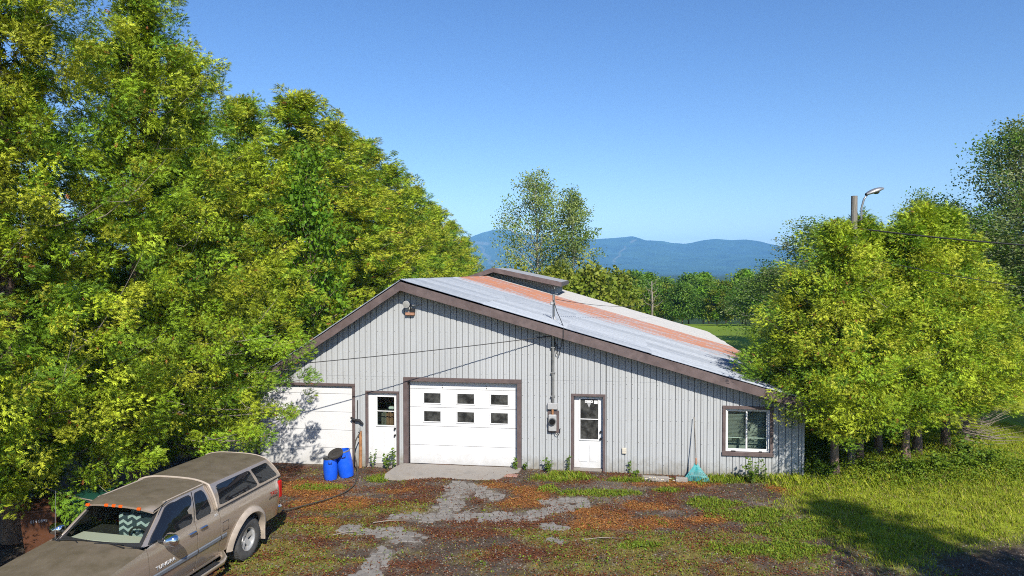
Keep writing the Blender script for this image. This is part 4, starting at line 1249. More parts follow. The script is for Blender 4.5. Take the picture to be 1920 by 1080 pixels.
MB().add(rows_[0], [tuple(range(n - 1, -1, -1))]).build('cap_front', M['paint'], cap_)
rim_pts = [(p[0] - 0.01, p[1] * 1.004, p[2] + 0.004) for p in rows_[0]]
MB().tube(rim_pts, 0.020, 8).build('cap_front_rim', M['flare'], cap_, smooth=True)
MB().tube([(p[0], p[1] * 0.998, p[2] - 0.004) for p in rows_[-1]], 0.016, 6).build('cap_rear_rim', M['flare'], cap_, smooth=True)
for sgn in (1, -1):
    patch_window([(0.05, 0.12), (0.615, 0.12), (0.615, 0.88), (0.09, 0.88)], lambda a, s, g_, o_: cap_pt(a, s, g_, o_), sgn, 'cap_window', cap_, 0.008, 0.006, 0.06)
    patch_window([(0.655, 0.14), (0.955, 0.14), (0.93, 0.88), (0.655, 0.88)], lambda a, s, g_, o_: cap_pt(a, s, g_, o_), sgn, 'cap_window', cap_, 0.008, 0.006, 0.06)
    MB().tube([cap_pt(a, -0.01, sgn, 0.012) for a in np.linspace(0.0, 0.995, 8)], 0.012, 6).build('cap_rail', M['black'], cap_)
    # screws on the window panels
    for a in (0.08, 0.33, 0.57):
        for s in (0.14, 0.80):
            p = cap_pt(a, s, sgn, 0.012)
            MB().lathe([(0, 0.006), (0.010, 0.004), (0.010, 0)], 6, 'y', p).build('window_clip', M['steel'], cap_)

# ---- wheels
def wheel(x, y, sgn):
    hub = MB().lathe([(0.0, 0.03), (0.05, 0.03), (0.065, 0.0), (0.065, -0.12)], 14, 'y').build('wheel', M['rim'], truck, (x, y, HUB), smooth=35.0)
    tp_ = [(0.215, -0.115), (0.235, -0.125), (0.30, -0.135), (0.345, -0.13), (0.378, -0.112), (0.392, -0.085), (0.395, -0.03), (0.389, -0.028), (0.389, -0.018), (0.395, -0.016), (0.395, 0.016), (0.389, 0.018), (0.389, 0.028), (0.395, 0.03), (0.392, 0.085), (0.378, 0.112), (0.345, 0.13), (0.30, 0.135), (0.235, 0.125), (0.215, 0.115)]
    MB().lathe(tp_, 40, 'y').build('tyre', M['rubber'], hub, smooth=40.0)
    tread = MB()
    for k in range(44):
        a = 2 * math.pi * k / 44
        for s_ in (-1, 1):
            c_, s2 = math.cos(a), math.sin(a); c3, s3 = math.cos(a + 0.09), math.sin(a + 0.09)
            tread.add([(0.393 * c_, s_ * 0.045, 0.393 * s2), (0.393 * c3, s_ * 0.045, 0.393 * s3), (0.378 * c3, s_ * 0.112, 0.378 * s3), (0.378 * c_, s_ * 0.112, 0.378 * s2),
                       (0.404 * c_, s_ * 0.045, 0.404 * s2), (0.404 * c3, s_ * 0.045, 0.404 * s3), (0.389 * c3, s_ * 0.115, 0.389 * s3), (0.389 * c_, s_ * 0.115, 0.389 * s2)],
                      [(4, 5, 6, 7), (0, 1, 5, 4), (1, 2, 6, 5), (2, 3, 7, 6), (3, 0, 4, 7)])
    tag(tread.build('tread', M['rubber'], hub), kind='stuff')
    rim = MB().lathe([(0.218, -0.11), (0.222, 0.118), (0.205, 0.112), (0.195, 0.06), (0.19, -0.09)], 30, 'y').build('rim', M['rim'], hub, smooth=40.0)
    for k in range(5):
        a = 2 * math.pi * k / 5 + 0.3
        q = MB()
        w0, w1 = 0.055, 0.042
        for r0, r1, y0_, y1_ in ((0.045, 0.125, 0.035, 0.055), (0.125, 0.2, 0.055, 0.075)):
            ta = w0 + (w1 - w0) * (r0 - 0.045) / 0.155; tb = w0 + (w1 - w0) * (r1 - 0.045) / 0.155
            pts_ = []
            for (rr_, tt, yy) in ((r0, -ta, y0_), (r0, ta, y0_), (r1, tb, y1_), (r1, -tb, y1_)):
                pts_.append((rr_ * math.cos(a) - tt * math.sin(a), yy * sgn, rr_ * math.sin(a) + tt * math.cos(a)))
            lo_ = [(p[0], p[1] - 0.04 * sgn, p[2]) for p in pts_]
            q.add(pts_ + lo_, [(0, 1, 2, 3), (0, 4, 5, 1), (1, 5, 6, 2), (2, 6, 7, 3), (3, 7, 4, 0)])
        q.build('spoke', M['rim'], hub, fix=True)
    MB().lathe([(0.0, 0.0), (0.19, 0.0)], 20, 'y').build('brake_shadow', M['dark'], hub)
for x in (RX, WB):
    for s in (1, -1):
        wheel(x, s * 0.80, s)
        MB().bbox(x - 0.44, x + 0.44, s * 0.82 - 0.16, s * 0.82 + 0.04, 0.62, 0.85, 0.05).build('wheel_well', M['dark'], truck)
MB().tube([(RX, -0.7, HUB), (RX, 0.7, HUB)], 0.05, 8).build('axle', M['dark'], truck)
# fuel door and lettering
fx0, fx1 = 0.50, 0.63
fl = MB()
for (xa, za, xb, zb_) in ((0.44, 0.84, 0.60, 0.84), (0.60, 0.84, 0.60, 1.0), (0.60, 1.0, 0.44, 1.0), (0.44, 1.0, 0.44, 0.84)):
    fl.tube([(xa, side_pt(xa, za) + 0.001, za), (xb, side_pt(xb, zb_) + 0.001, zb_)], 0.004, 4)
fl.build('fuel_door', M['black'], truck)
lt = text_mesh('lettering', 'TRD', 0.115, M['redlens'], truck, (-1.02, side_pt(-1.0, 0.98) + 0.004, 1.015), (R(90), 0, R(180)), 0.001, shear=0.25, sx=1.2)
lt = text_mesh('lettering', 'OFF ROAD', 0.062, M['black'], truck, (-1.02, side_pt(-1.0, 0.93) + 0.004, 0.945), (R(90), 0, R(180)), 0.001, shear=0.25, sx=1.1)
lt = text_mesh('lettering', 'TUNDRA', 0.085, M['silver'], truck, (2.05, side_pt(2.05, 0.88) + 0.006, 0.865), (R(90), 0, R(180)), 0.004, sx=1.25)
lt = text_mesh('lettering', 'SR5', 0.055, M['silver'], truck, (0.76, side_pt(0.8, 1.18) + 0.006, 1.19), (R(82), 0, R(180)), 0.002)
# ------------------------------------------------------------------ trees
def frame_from(dirs, nrm):
    """rotation matrices with columns (side, dir, normal)"""
    d = dirs / np.linalg.norm(dirs, axis=1, keepdims=True)
    n = nrm - d * (nrm * d).sum(1, keepdims=True)
    n /= np.linalg.norm(n, axis=1, keepdims=True) + 1e-9
    s = np.cross(d, n)
    return np.stack([s, d, n], -1)

def spray_template():
    """flat cedar spray: pointed side fingers on a drooping rachis; y is the axis"""
    V, F = [], []
    def finger(by, ang_, ln, w, droop):
        bz = -0.10 * by * by
        dx, dy = math.sin(ang_), math.cos(ang_)
        px, py = dy, -dx
        n = len(V)
        V.extend([(px * w + dx * 0.08, by + py * w + dy * 0.08, bz), (dx * ln, by + dy * ln, bz - droop), (-px * w, by - py * w, bz)])
        F.append((n, n + 1, n + 2))
    for by, a, ln in ((0.0, -0.6, 0.58), (0.10, 0.55, 0.58), (0.36, -0.42, 0.5), (0.46, 0.38, 0.5)):
        finger(by, a, ln, 0.062, 0.10)
    finger(0.0, 0.0, 1.0, 0.06, 0.20)
    return np.array(V), np.array(F)
SPV, SPF = spray_template()

def scatter(tv, tf, pos, rot, scl, tint):
    n = len(pos); k = len(tv)
    V = np.einsum('nij,kj->nki', rot, tv) * scl[:, None, None] + pos[:, None, :]
    F = (tf[None] + (np.arange(n) * k)[:, None, None]).reshape(-1, tf.shape[1])
    T = np.repeat(tint, k, axis=0)
    return V.reshape(-1, 3), F, T

CEDAR_COLS = np.array([[0.34, 0.45, 0.024], [0.44, 0.53, 0.032], [0.25, 0.38, 0.02], [0.45, 0.49, 0.036], [0.16, 0.29, 0.02]])
BROWN = np.array([0.30, 0.11, 0.03])

def cedar_meshes(seed, h, base, r, nb, per, ln=(0.075, 0.15), limbs=(), shape=0.8, brown=0.0, twig_n=60, lean=0.0, green=1.0, low=0.62, zmin=0.35):
    g = np.random.default_rng(seed)
    def Rt(t_): 
        return r * np.clip(1 - t_, 0, 1) ** shape * (low + (1 - low) * sstep(0, 0.18, t_)) + 0.12
    P, D, Nn, S, T = [], [], [], [], []
    twigs = MB()
    starts = []
    for k in range(nb):
        t_ = (k + g.random()) / nb
        t_ = 1 - (1 - t_) ** 0.62 if g.random() < 0.75 else g.random()
        az = k * 2.399963 + g.normal(0, 0.35)
        L_ = Rt(t_) * (0.80 + 0.38 * g.random())
        starts.append((t_, az, L_, 0.25 + 0.35 * g.random()))
    for (t_, az, L_, e) in limbs: starts.append((t_, az, L_, e))
    for bi, (t_, az, L_, el) in enumerate(starts):
        z0 = base + (h - base) * t_
        d = np.array([math.cos(az), math.sin(az), 0.0])
        # limb droops first, then turns up at the tip
        ss = np.linspace(0, 1, 6)
        z_off = L_ * (el * ss - 0.55 * el * np.sin(ss * math.pi) * (1 - 0.5 * t_) ) - (0.25 * (1 - t_)) * L_ * ss * 0.5
        pts = np.stack([d[0] * L_ * ss, d[1] * L_ * ss, z0 + z_off], 1)
        if bi % max(1, len(starts) // twig_n) == 0 or bi >= nb:
            rr = max(0.009, 0.011 * L_ / 2.0)
            twigs.tube(pts, [rr, rr * 0.85, rr * 0.7, rr * 0.55, rr * 0.4, rr * 0.2], 4, cap=False)
            for q in range(2):
                a0 = pts[3 + q]; off = g.normal(0, 0.35, 3); off[2] = abs(off[2]) * 0.4
                twigs.tube([a0, a0 + off * 0.6, a0 + off + np.array([0, 0, 0.1])], [rr * 0.5, rr * 0.3, 0.003], 3, cap=False)
        cl_col = CEDAR_COLS[g.integers(0, len(CEDAR_COLS))] * (0.75 + 0.45 * g.random())
        dead = g.random() < brown
        nclump = int(np.clip(round(L_ * 1.6), 2, 6)) if bi < nb else 7
        inner = 1 if bi < nb else 0
        for c in range(nclump + inner):
            f_ = 1.0 - 0.62 * (c / nclump) ** 1.0 * (1 if c else 0)
            if c == nclump: f_ = 0.22
            ctr = np.array([np.interp(f_, ss, pts[:, i]) for i in range(3)])
            lat = np.array([-d[1], d[0], 0]) * g.normal(0, 0.22 * L_ * 0.5 + 0.10)
            ctr = ctr + lat + np.array([0, 0, g.normal(0.05, 0.16)])
            n = int(per * (0.7 + 0.6 * g.random()))
            rad = 0.20 + 0.15 * g.random()
            off = g.normal(0, 1, (n, 3)); off /= np.linalg.norm(off, axis=1, keepdims=True)
            off *= (g.random((n, 1)) ** 0.4) * rad * np.array([1.0, 1.0, 0.8])
            p = ctr + off
            rd = p * np.array([1, 1, 0]); rd /= np.linalg.norm(rd, axis=1, keepdims=True) + 1e-6
            cdir = g.normal(0, 0.22, 3)
            dirs = rd * 0.7 + off / rad * 0.42 + cdir + g.normal(0, 0.34, (n, 3)) + np.array([0, 0, 0.10])
            nrm = np.array([0, 0, 0.75]) + g.normal(0, 0.5, (n, 3)) + rd * 0.35
            P.append(p); D.append(dirs); Nn.append(nrm)
            S.append(g.uniform(ln[0], ln[1], n) * (1.9 if c == nclump else 1.0))
            cc = cl_col * (0.78 + 0.44 * g.random((n, 1)))
            cc = cc * np.array([1, 1, 1]) * green
            if dead and c < 1: cc = BROWN * (0.7 + 0.6 * g.random((n, 1)))
            elif True:
                br = g.random((n, 1)) < 0.010
                cc = np.where(br, BROWN, cc)
            T.append(cc)
    # leader at the top
    n = 160
    zz = g.uniform(h - 0.9, h + 0.25, n); off = g.normal(0, 1, (n, 3)) * np.array([1, 1, 0]); off *= (0.08 + 0.45 * (h + 0.25 - zz) / 1.15)[:, None]
    P.append(np.stack([off[:, 0], off[:, 1], zz], 1)); D.append(off * 1.2 + np.array([0, 0, 0.5]) + g.normal(0, 0.15, (n, 3))); Nn.append(g.normal(0, 1, (n, 3)))
    S.append(g.uniform(ln[0], ln[1], n)); T.append(CEDAR_COLS[g.integers(0, 5, n)] * green)
    P, D, Nn, S, T = np.concatenate(P), np.concatenate(D), np.concatenate(Nn), np.concatenate(S), np.concatenate(T)
    P[:, 2] = np.where(P[:, 2] < zmin, zmin + 0.5 * g.random(len(P)), P[:, 2])
    V, F, TT = scatter(SPV, SPF, P, frame_from(D, Nn), S, T)
    crown = npmesh('crown', V, F, M['cedar'], TT)
    tw = twigs.mesh('bare_limbs', M['twig'])
    tr = MB()
    rr = 0.015 * h + 0.02
    hs = np.linspace(0, 1, 9)
    wob = np.cumsum(g.normal(0, 0.03, (9, 2)), 0)
    tr.tube([(wob[i, 0], wob[i, 1], -0.3 + (h * 0.97 + 0.3) * hs[i]) for i in range(9)], [rr * (1.35 if i == 0 else 1) * (1 - 0.93 * hs[i]) for i in range(9)], 9)
    return crown, tw, tr.mesh('trunk', M['bark'], True)

def plant_tree(name, parts, x, y, rz=0.0, s=(1, 1, 1), z=None, label=None, cat='tree', group=None):
    o = empty(name, (x, y, float(ground_z(x, y)) if z is None else z), rz)
    o.scale = s
    tag(o, label, cat, group)
    for nm, me in parts:
        if me is not None:
            q = link(nm, me, o)
            if nm == 'bare_limbs': tag(q, kind='stuff')
    return o

def cedar(ms_, *a, **k):
    return plant_tree('cedar_tree', (('crown', ms_[0]), ('bare_limbs', ms_[1]), ('trunk', ms_[2])), *a, **k)

cA = cedar_meshes(101, 13.8, 1.0, 3.9, 255, 98, limbs=((0.02, -0.35, 4.0, 0.10),))
cB = cedar_meshes(102, 13.3, 0.7, 3.9, 250, 60, ln=(0.12, 0.21), shape=0.58)
cC = cedar_meshes(103, 13.6, 1.2, 4.0, 255, 98, limbs=((0.14, -0.06, 4.7, 0.12), (0.05, -0.45, 4.6, 0.15), (0.09, -0.25, 4.3, 0.12), (0.2, 0.05, 4.2, 0.15), (0.02, -0.15, 3.9, 0.25), (0.06, -0.62, 4.4, 0.15), (0.11, -0.35, 4.6, 0.10), (0.17, -0.15, 4.5, 0.10), (0.08, 0.02, 4.2, 0.12), (0.23, -0.3, 4.2, 0.12), (0.03, -0.3, 4.3, 0.2)))
GR = 'cedars in the tall row on the left'
cedar(cA, -11.4, 10.6, 2.1, (1.0, 1.0, 1.02), label='tall cedar cut by the left edge of the picture, nearest of the row', group=GR)
cedar(cA, -10.2, 13.9, 0.0, (1.0, 1.0, 1.06), label='tall cedar spreading over the hood and cab of the pickup truck', group=GR)
cedar(cC, -9.6, 17.4, 0.0, (1.0, 1.0, 1.0), label='broad cedar whose low limbs reach in front of the left garage door', group=GR)
row = [(-9.9, 20.8, 0.90, 1.0, 'cedar just behind the broad one by the left garage door'), (-9.6, 24.6, 0.87, 0.98, 'lower cedar in the dip of the skyline left of the second peak'),
       (-9.3, 29.6, 0.985, 1.38, 'cedar forming the pointed second peak of the row above the shed'), (-8.9, 34.2, 0.97, 1.3, 'cedar just right of the second peak in the row'),
       (-8.4, 39.0, 0.97, 1.3, 'cedar above the left end of the shed roof, third right of the peak'), (-7.9, 45.0, 0.93, 1.25, 'cedar on the downward slope of the row above the ridge'),
       (-7.4, 52.0, 0.89, 1.2, 'cedar in the far half of the row, fourth from its end'), (-6.8, 60.0, 0.84, 1.15, 'cedar third from the far end of the row'),
       (-6.2, 70.0, 0.80, 0.95, 'cedar second from the far end of the row'), (-5.6, 82.0, 0.72, 0.9, 'cedar ending the row left of the mountains')]
for i, (x, y, sz, sx_, lb) in enumerate(row):
    zt = float(ground_z(x, y))
    hh = 13.3 * sz
    cedar(cB, x, y, 1.3 * i + 0.4, (sx_, sx_, (hh - zt) / 13.5), label=lb, group=GR)

# right hand group beside the shed, crowns lifted off the trunks
cD = cedar_meshes(111, 6.8, 1.45, 2.6, 195, 72, limbs=((0.12, -2.1, 1.8, 0.1), (0.15, -2.35, 1.7, 0.1), (0.20, -2.2, 1.8, 0.12), (0.25, -2.3, 1.9, 0.12), (0.18, -1.9, 1.8, 0.1)), ln=(0.07, 0.135), shape=0.85, low=0.85, zmin=1.15, brown=0.0, green=1.05, twig_n=30)
cE = cedar_meshes(112, 7.3, 1.6, 2.25, 195, 72, ln=(0.07, 0.135), shape=0.95, low=0.9, zmin=1.35, brown=0.0, green=1.05, twig_n=30)
GR2 = 'cedars clustered right of the shed'
for ms_, x, y, rz, s, lb in ((cD, 8.62, 18.05, 0.2, 0.98, 'cedar with a bare lower trunk nearest the right corner of the shed'), (cE, 9.85, 19.3, 1.9, 0.93, 'cedar with a bare trunk, second right of the shed corner'),
                             (cD, 11.75, 19.75, 3.4, 1.04, 'cedar in the middle of the clump below the lamp pole'), (cE, 13.05, 20.4, 5.0, 0.95, 'rightmost cedar of the clump, by the dead branches'),
                             (cD, 10.7, 21.6, 4.1, 1.0, 'cedar at the back of the clump hiding the lamp pole'),
                             (cE, 8.05, 19.3, 2.6, 0.72, 'short cedar tucked against the right end wall of the shed'),
                             (cD, 14.2, 21.2, 1.4, 0.80, 'short cedar at the far right of the clump'),
                             (cE, 11.0, 18.9, 5.6, 0.90, 'front cedar in the middle of the clump'),
                             (cE, 10.75, 19.9, 0.9, 0.88, 'slim trunked cedar between the second and middle trunks of the clump')):
    cedar(ms_, x, y, rz, (s * 1.02, s * 1.02, s), label=lb, group=GR2)
# yard cedar standing right of the camera; its shadow crosses the grass
cedar(cB, 10.2, 5.2, 0.7, (0.72, 0.72, 0.70), label='cedar outside the picture whose shadow lies on the lower right grass')

cedar(cB, 20.0, 17.3, 1.7, (0.72, 0.72, 0.62), label='cedar outside the picture shading the far right lawn')

# ------------------------------------------------------------------ broadleaf trees
LQ_V = np.array([(0, 0, 0), (0.36, 0.5, 0.06), (0, 1, 0), (-0.36, 0.5, 0.06)], float)
LQ_F = np.array([(0, 1, 2, 3)])
def broadleaf_meshes(seed, h, r, base, nlimb, per, leaf, cols, airy=0.0, trunk_mat=None, oval=1.0, trunk_r=None, tip=0.35):
    g = np.random.default_rng(seed)
    tr = MB(); P, T = [], []
    trr = trunk_r or 0.013 * h + 0.03
    wob = np.cumsum(g.normal(0, 0.012 * h, (8, 2)), 0); wob[0] = 0
    hs = np.linspace(0, 1, 8)
    axis = np.stack([wob[:, 0], wob[:, 1], h * 0.96 * hs], 1)
    tr.tube([(axis[i, 0], axis[i, 1], axis[i, 2] - (0.5 if i == 0 else 0)) for i in range(8)], [trr * (1 - 0.9 * q) for q in hs], 7)
    def env(t_):
        return r * (math.sin(math.pi * min(1, max(0, t_ * 0.86 + 0.14)) ** (0.75 * oval)) ** 0.75 + 0.05)
    for k in range(nlimb):
        t_ = (k + g.random()) / nlimb
        z = base + (h - base) * t_
        p0 = np.array([np.interp(z * 0.86, axis[:, 2], axis[:, 0]), np.interp(z * 0.86, axis[:, 2], axis[:, 1]), z * 0.86])
        az = k * 2.4 + g.normal(0, 0.4)
        L_ = env(t_) * (0.65 + 0.5 * g.random())
        tipp = np.array([p0[0] + math.cos(az) * L_, p0[1] + math.sin(az) * L_, z + tip * L_ * (0.4 + g.random())])
        mid = p0 * 0.45 + tipp * 0.55 + np.array([0, 0, 0.08 * L_])
        tr.tube([p0, mid, tipp], [trr * 0.35 * (1 - 0.75 * t_) + 0.006, trr * 0.2 * (1 - 0.75 * t_) + 0.004, 0.004], 4, cap=False)
        lc = cols[g.integers(0, len(cols))] * (0.75 + 0.5 * g.random())
        for c in range(4):
            f_ = (1.0, 0.8, 0.6, 0.42)[c]
            ctr = p0 + (mid - p0) * min(1, f_ / 0.55) if f_ < 0.55 else mid + (tipp - mid) * ((f_ - 0.55) / 0.45)
            ctr = ctr + g.normal(0, 0.10 * r, 3)
            n = max(4, int(per * (0.5 + g.random()) * (1.0 if c < 3 else 0.6)))
            rad = (0.17 + 0.12 * g.random()) * r * (1 - 0.35 * airy)
            off = np.clip(g.normal(0, 1, (n, 3)), -1.5, 1.5) * rad * np.array([0.75, 0.75, 0.6])
            P.append(ctr + off); T.append(lc * (0.75 + 0.5 * g.random((n, 1))))
    P = np.concatenate(P); T = np.concatenate(T); n = len(P)
    rd = P - np.array([0, 0, h * 0.5]); rd /= np.linalg.norm(rd, axis=1, keepdims=True) + 1e-6
    V, F, TT = scatter(LQ_V, LQ_F, P, frame_from(g.normal(0, 1, (n, 3)) + np.array([0, 0, -0.3]), g.normal(0, 0.8, (n, 3)) + rd * 0.7 + np.array([0, 0, 0.3])), g.uniform(0.7, 1.3, n) * leaf, T)
    return npmesh('crown', V, F, M['leaf'], TT), tr.mesh('trunk', trunk_mat or M['bark'], True)
def broad(name, ms_, *a, **k):
    return plant_tree(name, (('crown', ms_[0]), ('trunk', ms_[1])), *a, **k)

GREY_G = np.array([[0.17, 0.22, 0.075], [0.20, 0.25, 0.08], [0.13, 0.19, 0.045], [0.24, 0.27, 0.11]])
DARK_G = np.array([[0.085, 0.165, 0.022], [0.11, 0.20, 0.025], [0.07, 0.14, 0.022], [0.14, 0.22, 0.03]])
BRIGHT_G = np.array([[0.15, 0.29, 0.018], [0.19, 0.33, 0.02], [0.12, 0.25, 0.018]])
YEL_G = np.array([[0.24, 0.30, 0.028], [0.19, 0.25, 0.024], [0.28, 0.31, 0.04]])

aspen = broadleaf_meshes(201, 14.0, 3.0, 2.6, 80, 52, 0.155, GREY_G * np.array([1.45, 1.5, 1.2]), 0.6, M['birch_bark'], 1.15, 0.17, 0.5)
aspen2 = broadleaf_meshes(202, 12.6, 2.1, 2.2, 66, 52, 0.155, GREY_G * np.array([1.45, 1.5, 1.2]), 0.5, M['birch_bark'], 1.1, 0.14, 0.55)
broad('aspen_tree', aspen, 1.75, 54.0, 0.3, (1, 1, 0.94), z=0.0, label='taller pale trunked aspen rising behind the ridge monitor', group='pair of aspens behind the shed')
broad('aspen_tree', aspen2, 4.75, 53.0, 1.3, (1, 1, 0.93), z=0.0, label='slimmer aspen at the right of the pair behind the shed', group='pair of aspens behind the shed')
maple = broadleaf_meshes(203, 10.5, 1.7, 1.5, 46, 30, 0.20, BRIGHT_G, 0.1, None, 1.0, 0.1, 0.4)
broad('young_maple', maple, -6.95, 23.9, 0.5, (0.75, 0.75, 0.93), label='bright green young maple growing out of the cedar row above the left roof')
shrubA = broadleaf_meshes(204, 5.0, 2.3, 0.3, 40, 34, 0.30, YEL_G, 0.0, None, 0.8, 0.08, 0.3)
shrubs = [(0.2, 50.0, 1.05, 'yellow green bush left of the aspen trunk'), (3.3, 50.5, 1.1, 'yellow green bush between the two aspens'), (6.0, 52.0, 1.12, 'yellow green bush right of the slim aspen'), (8.4, 56.0, 1.05, 'rounded bush where the aspens meet the treeline')]
for i, (x, y, s, lb) in enumerate(shrubs):
    broad('bush', shrubA, x, y, i * 1.7, (s, s, s), label=lb, group='bushes at the foot of the aspens')

far1 = broadleaf_meshes(211, 9.5, 3.6, 1.4, 60, 38, 0.40, DARK_G * 1.35, 0.0, None, 0.9, None, 0.3)
far2 = broadleaf_meshes(212, 10.5, 3.2, 1.8, 60, 36, 0.42, np.concatenate([DARK_G, BRIGHT_G]) * 1.25, 0.1, None, 1.0, None, 0.35)
far3 = broadleaf_meshes(213, 9.0, 2.6, 1.2, 50, 36, 0.40, np.concatenate([YEL_G * 0.8, BRIGHT_G * 0.8]), 0.2, None, 1.1, None, 0.4)
GF_ = 'trees along the far edge of the field'
far = [(1150, 100, 1.0, far2), (1185, 96, 1.08, far1), (1222, 104, 1.0, far2), (1262, 98, 0.93, far3), (1292, 106, 1.10, far1), (1330, 100, 0.95, far2), (1362, 92, 0.92, far3), (1392, 102, 1.05, far2), (1420, 96, 0.95, far1), (1450, 88, 1.08, far3), (1480, 92, 1.05, far1), (1512, 96, 1.0, far2), (1130, 84, 0.85, far3), (1215, 84, 0.72, far3), (1280, 82, 0.72, far1), (1345, 80, 0.70, far3), (1400, 78, 0.72, far1), (1440, 76, 0.8, far2), (1240, 128, 1.25, far1), (1320, 130, 1.25, far2), (1410, 126, 1.25, far1), (1500, 124, 1.2, far2), (1170, 126, 1.2, far1)]
ORD = ['first', 'second', 'third', 'fourth', 'fifth', 'sixth', 'seventh', 'eighth', 'ninth', 'tenth', 'eleventh', 'twelfth', 'thirteenth']
rank_of = lambda y_: 'back' if y_ > 110 else ('front' if y_ < 86 else 'middle')
for i, (px, y, s, ms_) in enumerate(far):
    x = (px - 960) / 1280 * y
    kind_ = {id(far1): 'dark green rounded tree', id(far2): 'mid green leafy tree', id(far3): 'light green loose tree'}[id(ms_)]
    rk_ = rank_of(y)
    pos_ = sorted(q[0] for q in far if rank_of(q[1]) == rk_).index(px)
    sz_ = s * {'front': 0.68, 'middle': 0.68, 'back': 0.74}[rk_]
    broad('field_tree', ms_, x, y, i * 1.9, (sz_ * 1.1, sz_ * 1.1, sz_ * (0.94 + 0.12 * ((i * 7) % 5) / 4)), label=kind_ + ', ' + ORD[pos_] + ' from the left in the ' + rk_ + ' rank of the treeline', group=GF_)
# dead standing trees in the treeline
for px, y, h_, lb in ((1222, 80, 5.2, 'bleached dead trunk standing before the treeline'), (1168, 82, 5.2, 'leafless grey tree at the left of the treeline'), (1440, 74, 6.2, 'leafless pale tree behind the right cedars')):
    x = (px - 960) / 1280 * y
    t_ = MB(); g = random.Random(px)
    t_.tube([(0, 0, -0.3), (0.1, 0, h_ * 0.5), (0.0, 0.1, h_)], [0.17, 0.12, 0.03], 6)
    br = MB()
    for k in range(14):
        z = h_ * (0.4 + 0.55 * k / 14); a = k * 2.4; l_ = 1.3 * (1 - 0.5 * k / 14)
        br.tube([(0.05, 0.05, z), (math.cos(a) * l_ * 0.6, math.sin(a) * l_ * 0.6, z + 0.3), (math.cos(a) * l_, math.sin(a) * l_, z + 0.9)], [0.045, 0.03, 0.012], 4, cap=False)
    plant_tree('dead_tree', (('trunk', t_.mesh('trunk', M['twig'], True)), ('branches', br.mesh('branches', M['twig']))), x, y, label=lb)

right_a = broadleaf_meshes(221, 15.5, 3.9, 1.6, 110, 80, 0.15, np.concatenate([DARK_G * 1.2, GREY_G]), 0.5, M['birch_bark'], 1.1, 0.17, 0.45)
right_b = broadleaf_meshes(222, 11.0, 3.0, 1.2, 80, 70, 0.145, np.concatenate([GREY_G * 1.2, DARK_G * 1.3]), 0.45, M['birch_bark'], 1.1, 0.12, 0.45)
GRR = 'tall broadleaf trees at the right edge'
for ms_, x, y, rz, s, lb in ((right_a, 28.4, 38.0, 0.2, (0.95, 0.95, 0.86), 'tallest dark broadleaf tree at the right edge of the picture'), (right_a, 31.0, 36.5, 2.2, (1, 1, 0.84), 'broadleaf tree cut by the right edge, behind the tallest one'),
                             (right_b, 25.8, 42.0, 1.1, (1, 1, 0.86), 'grey green tree left of the tallest one at the right edge'), (right_b, 24.4, 40.0, 3.3, (0.7, 0.7, 0.88), 'slim pale tree showing above the right cedars'),
                             (right_b, 23.0, 33.0, 4.4, (1.1, 1.1, 0.72), 'low broadleaf tree behind the right end of the cedar clump'), (right_b, 17.3, 44.0, 5.4, (1.0, 1.0, 0.52), 'low broadleaf tree behind the left end of the cedar clump'),
                             (right_a, 27.0, 31.0, 4.0, (1.1, 1.1, 0.66), 'shaded broadleaf tree low at the right edge'), (right_b, 21.0, 47.0, 2.4, (1.2, 1.2, 0.8), 'broadleaf tree far behind the lamp pole')):
    broad('broadleaf_tree', ms_, x, y, rz, s, label=lb, group=GRR)
# ------------------------------------------------------------------ lamp pole and its wire
pole = empty('lamp_pole', (9.45, 18.9, 0.0)); tag(pole, 'grey wooden pole with a cobra head lamp rising out of the right cedars', 'lamp pole')
MB().tube([(0, 0, -0.3), (0, 0, 4.0), (0, 0, 7.6)], [0.11, 0.095, 0.082], 12).build('post', M['wood_old'], pole, smooth=40.0)
MB().tube([(0.10, -0.03, 6.9), (0.17, -0.07, 6.95), (0.16, -0.08, 7.25), (0.22, -0.09, 7.5), (0.33, -0.1, 7.66)], 0.027, 8).build('arm', M['steel'], pole, smooth=True)
rows_ = []
for k in range(9):
    t_ = k / 8
    x = 0.26 + 0.48 * t_; w = 0.115 * math.sin(math.pi * (0.12 + 0.80 * t_)) ** 0.7; z = 7.62 + 0.16 * t_
    rows_.append([(x, -0.11 + w * math.cos(a), z + (0.10 if math.sin(a) > 0 else 0.04) * math.sin(a) * (w / 0.115)) for a in np.linspace(0, 2 * math.pi, 15)])
lh = MB().grid(rows_).build('lamp_head', M['steel'], pole, smooth=True, fix=True)
MB().lathe([(0.0, -0.065), (0.055, -0.055), (0.09, -0.015), (0.095, 0.0)], 14, 'z', (0.54, -0.11, 7.70)).build('lens', M['grimy'], lh, smooth=True)
cable('overhead_wire', 'thick black wire sagging from the lamp pole to the right edge', [(9.6, 18.75, 6.68), (15.0, 14.5, 5.85)], 0.022, 0.10)
cable('overhead_wire', 'thinner lower wire crossing before the right cedars', [(9.6, 18.75, 5.9), (15.6, 14.3, 4.6)], 0.010, 0.15)

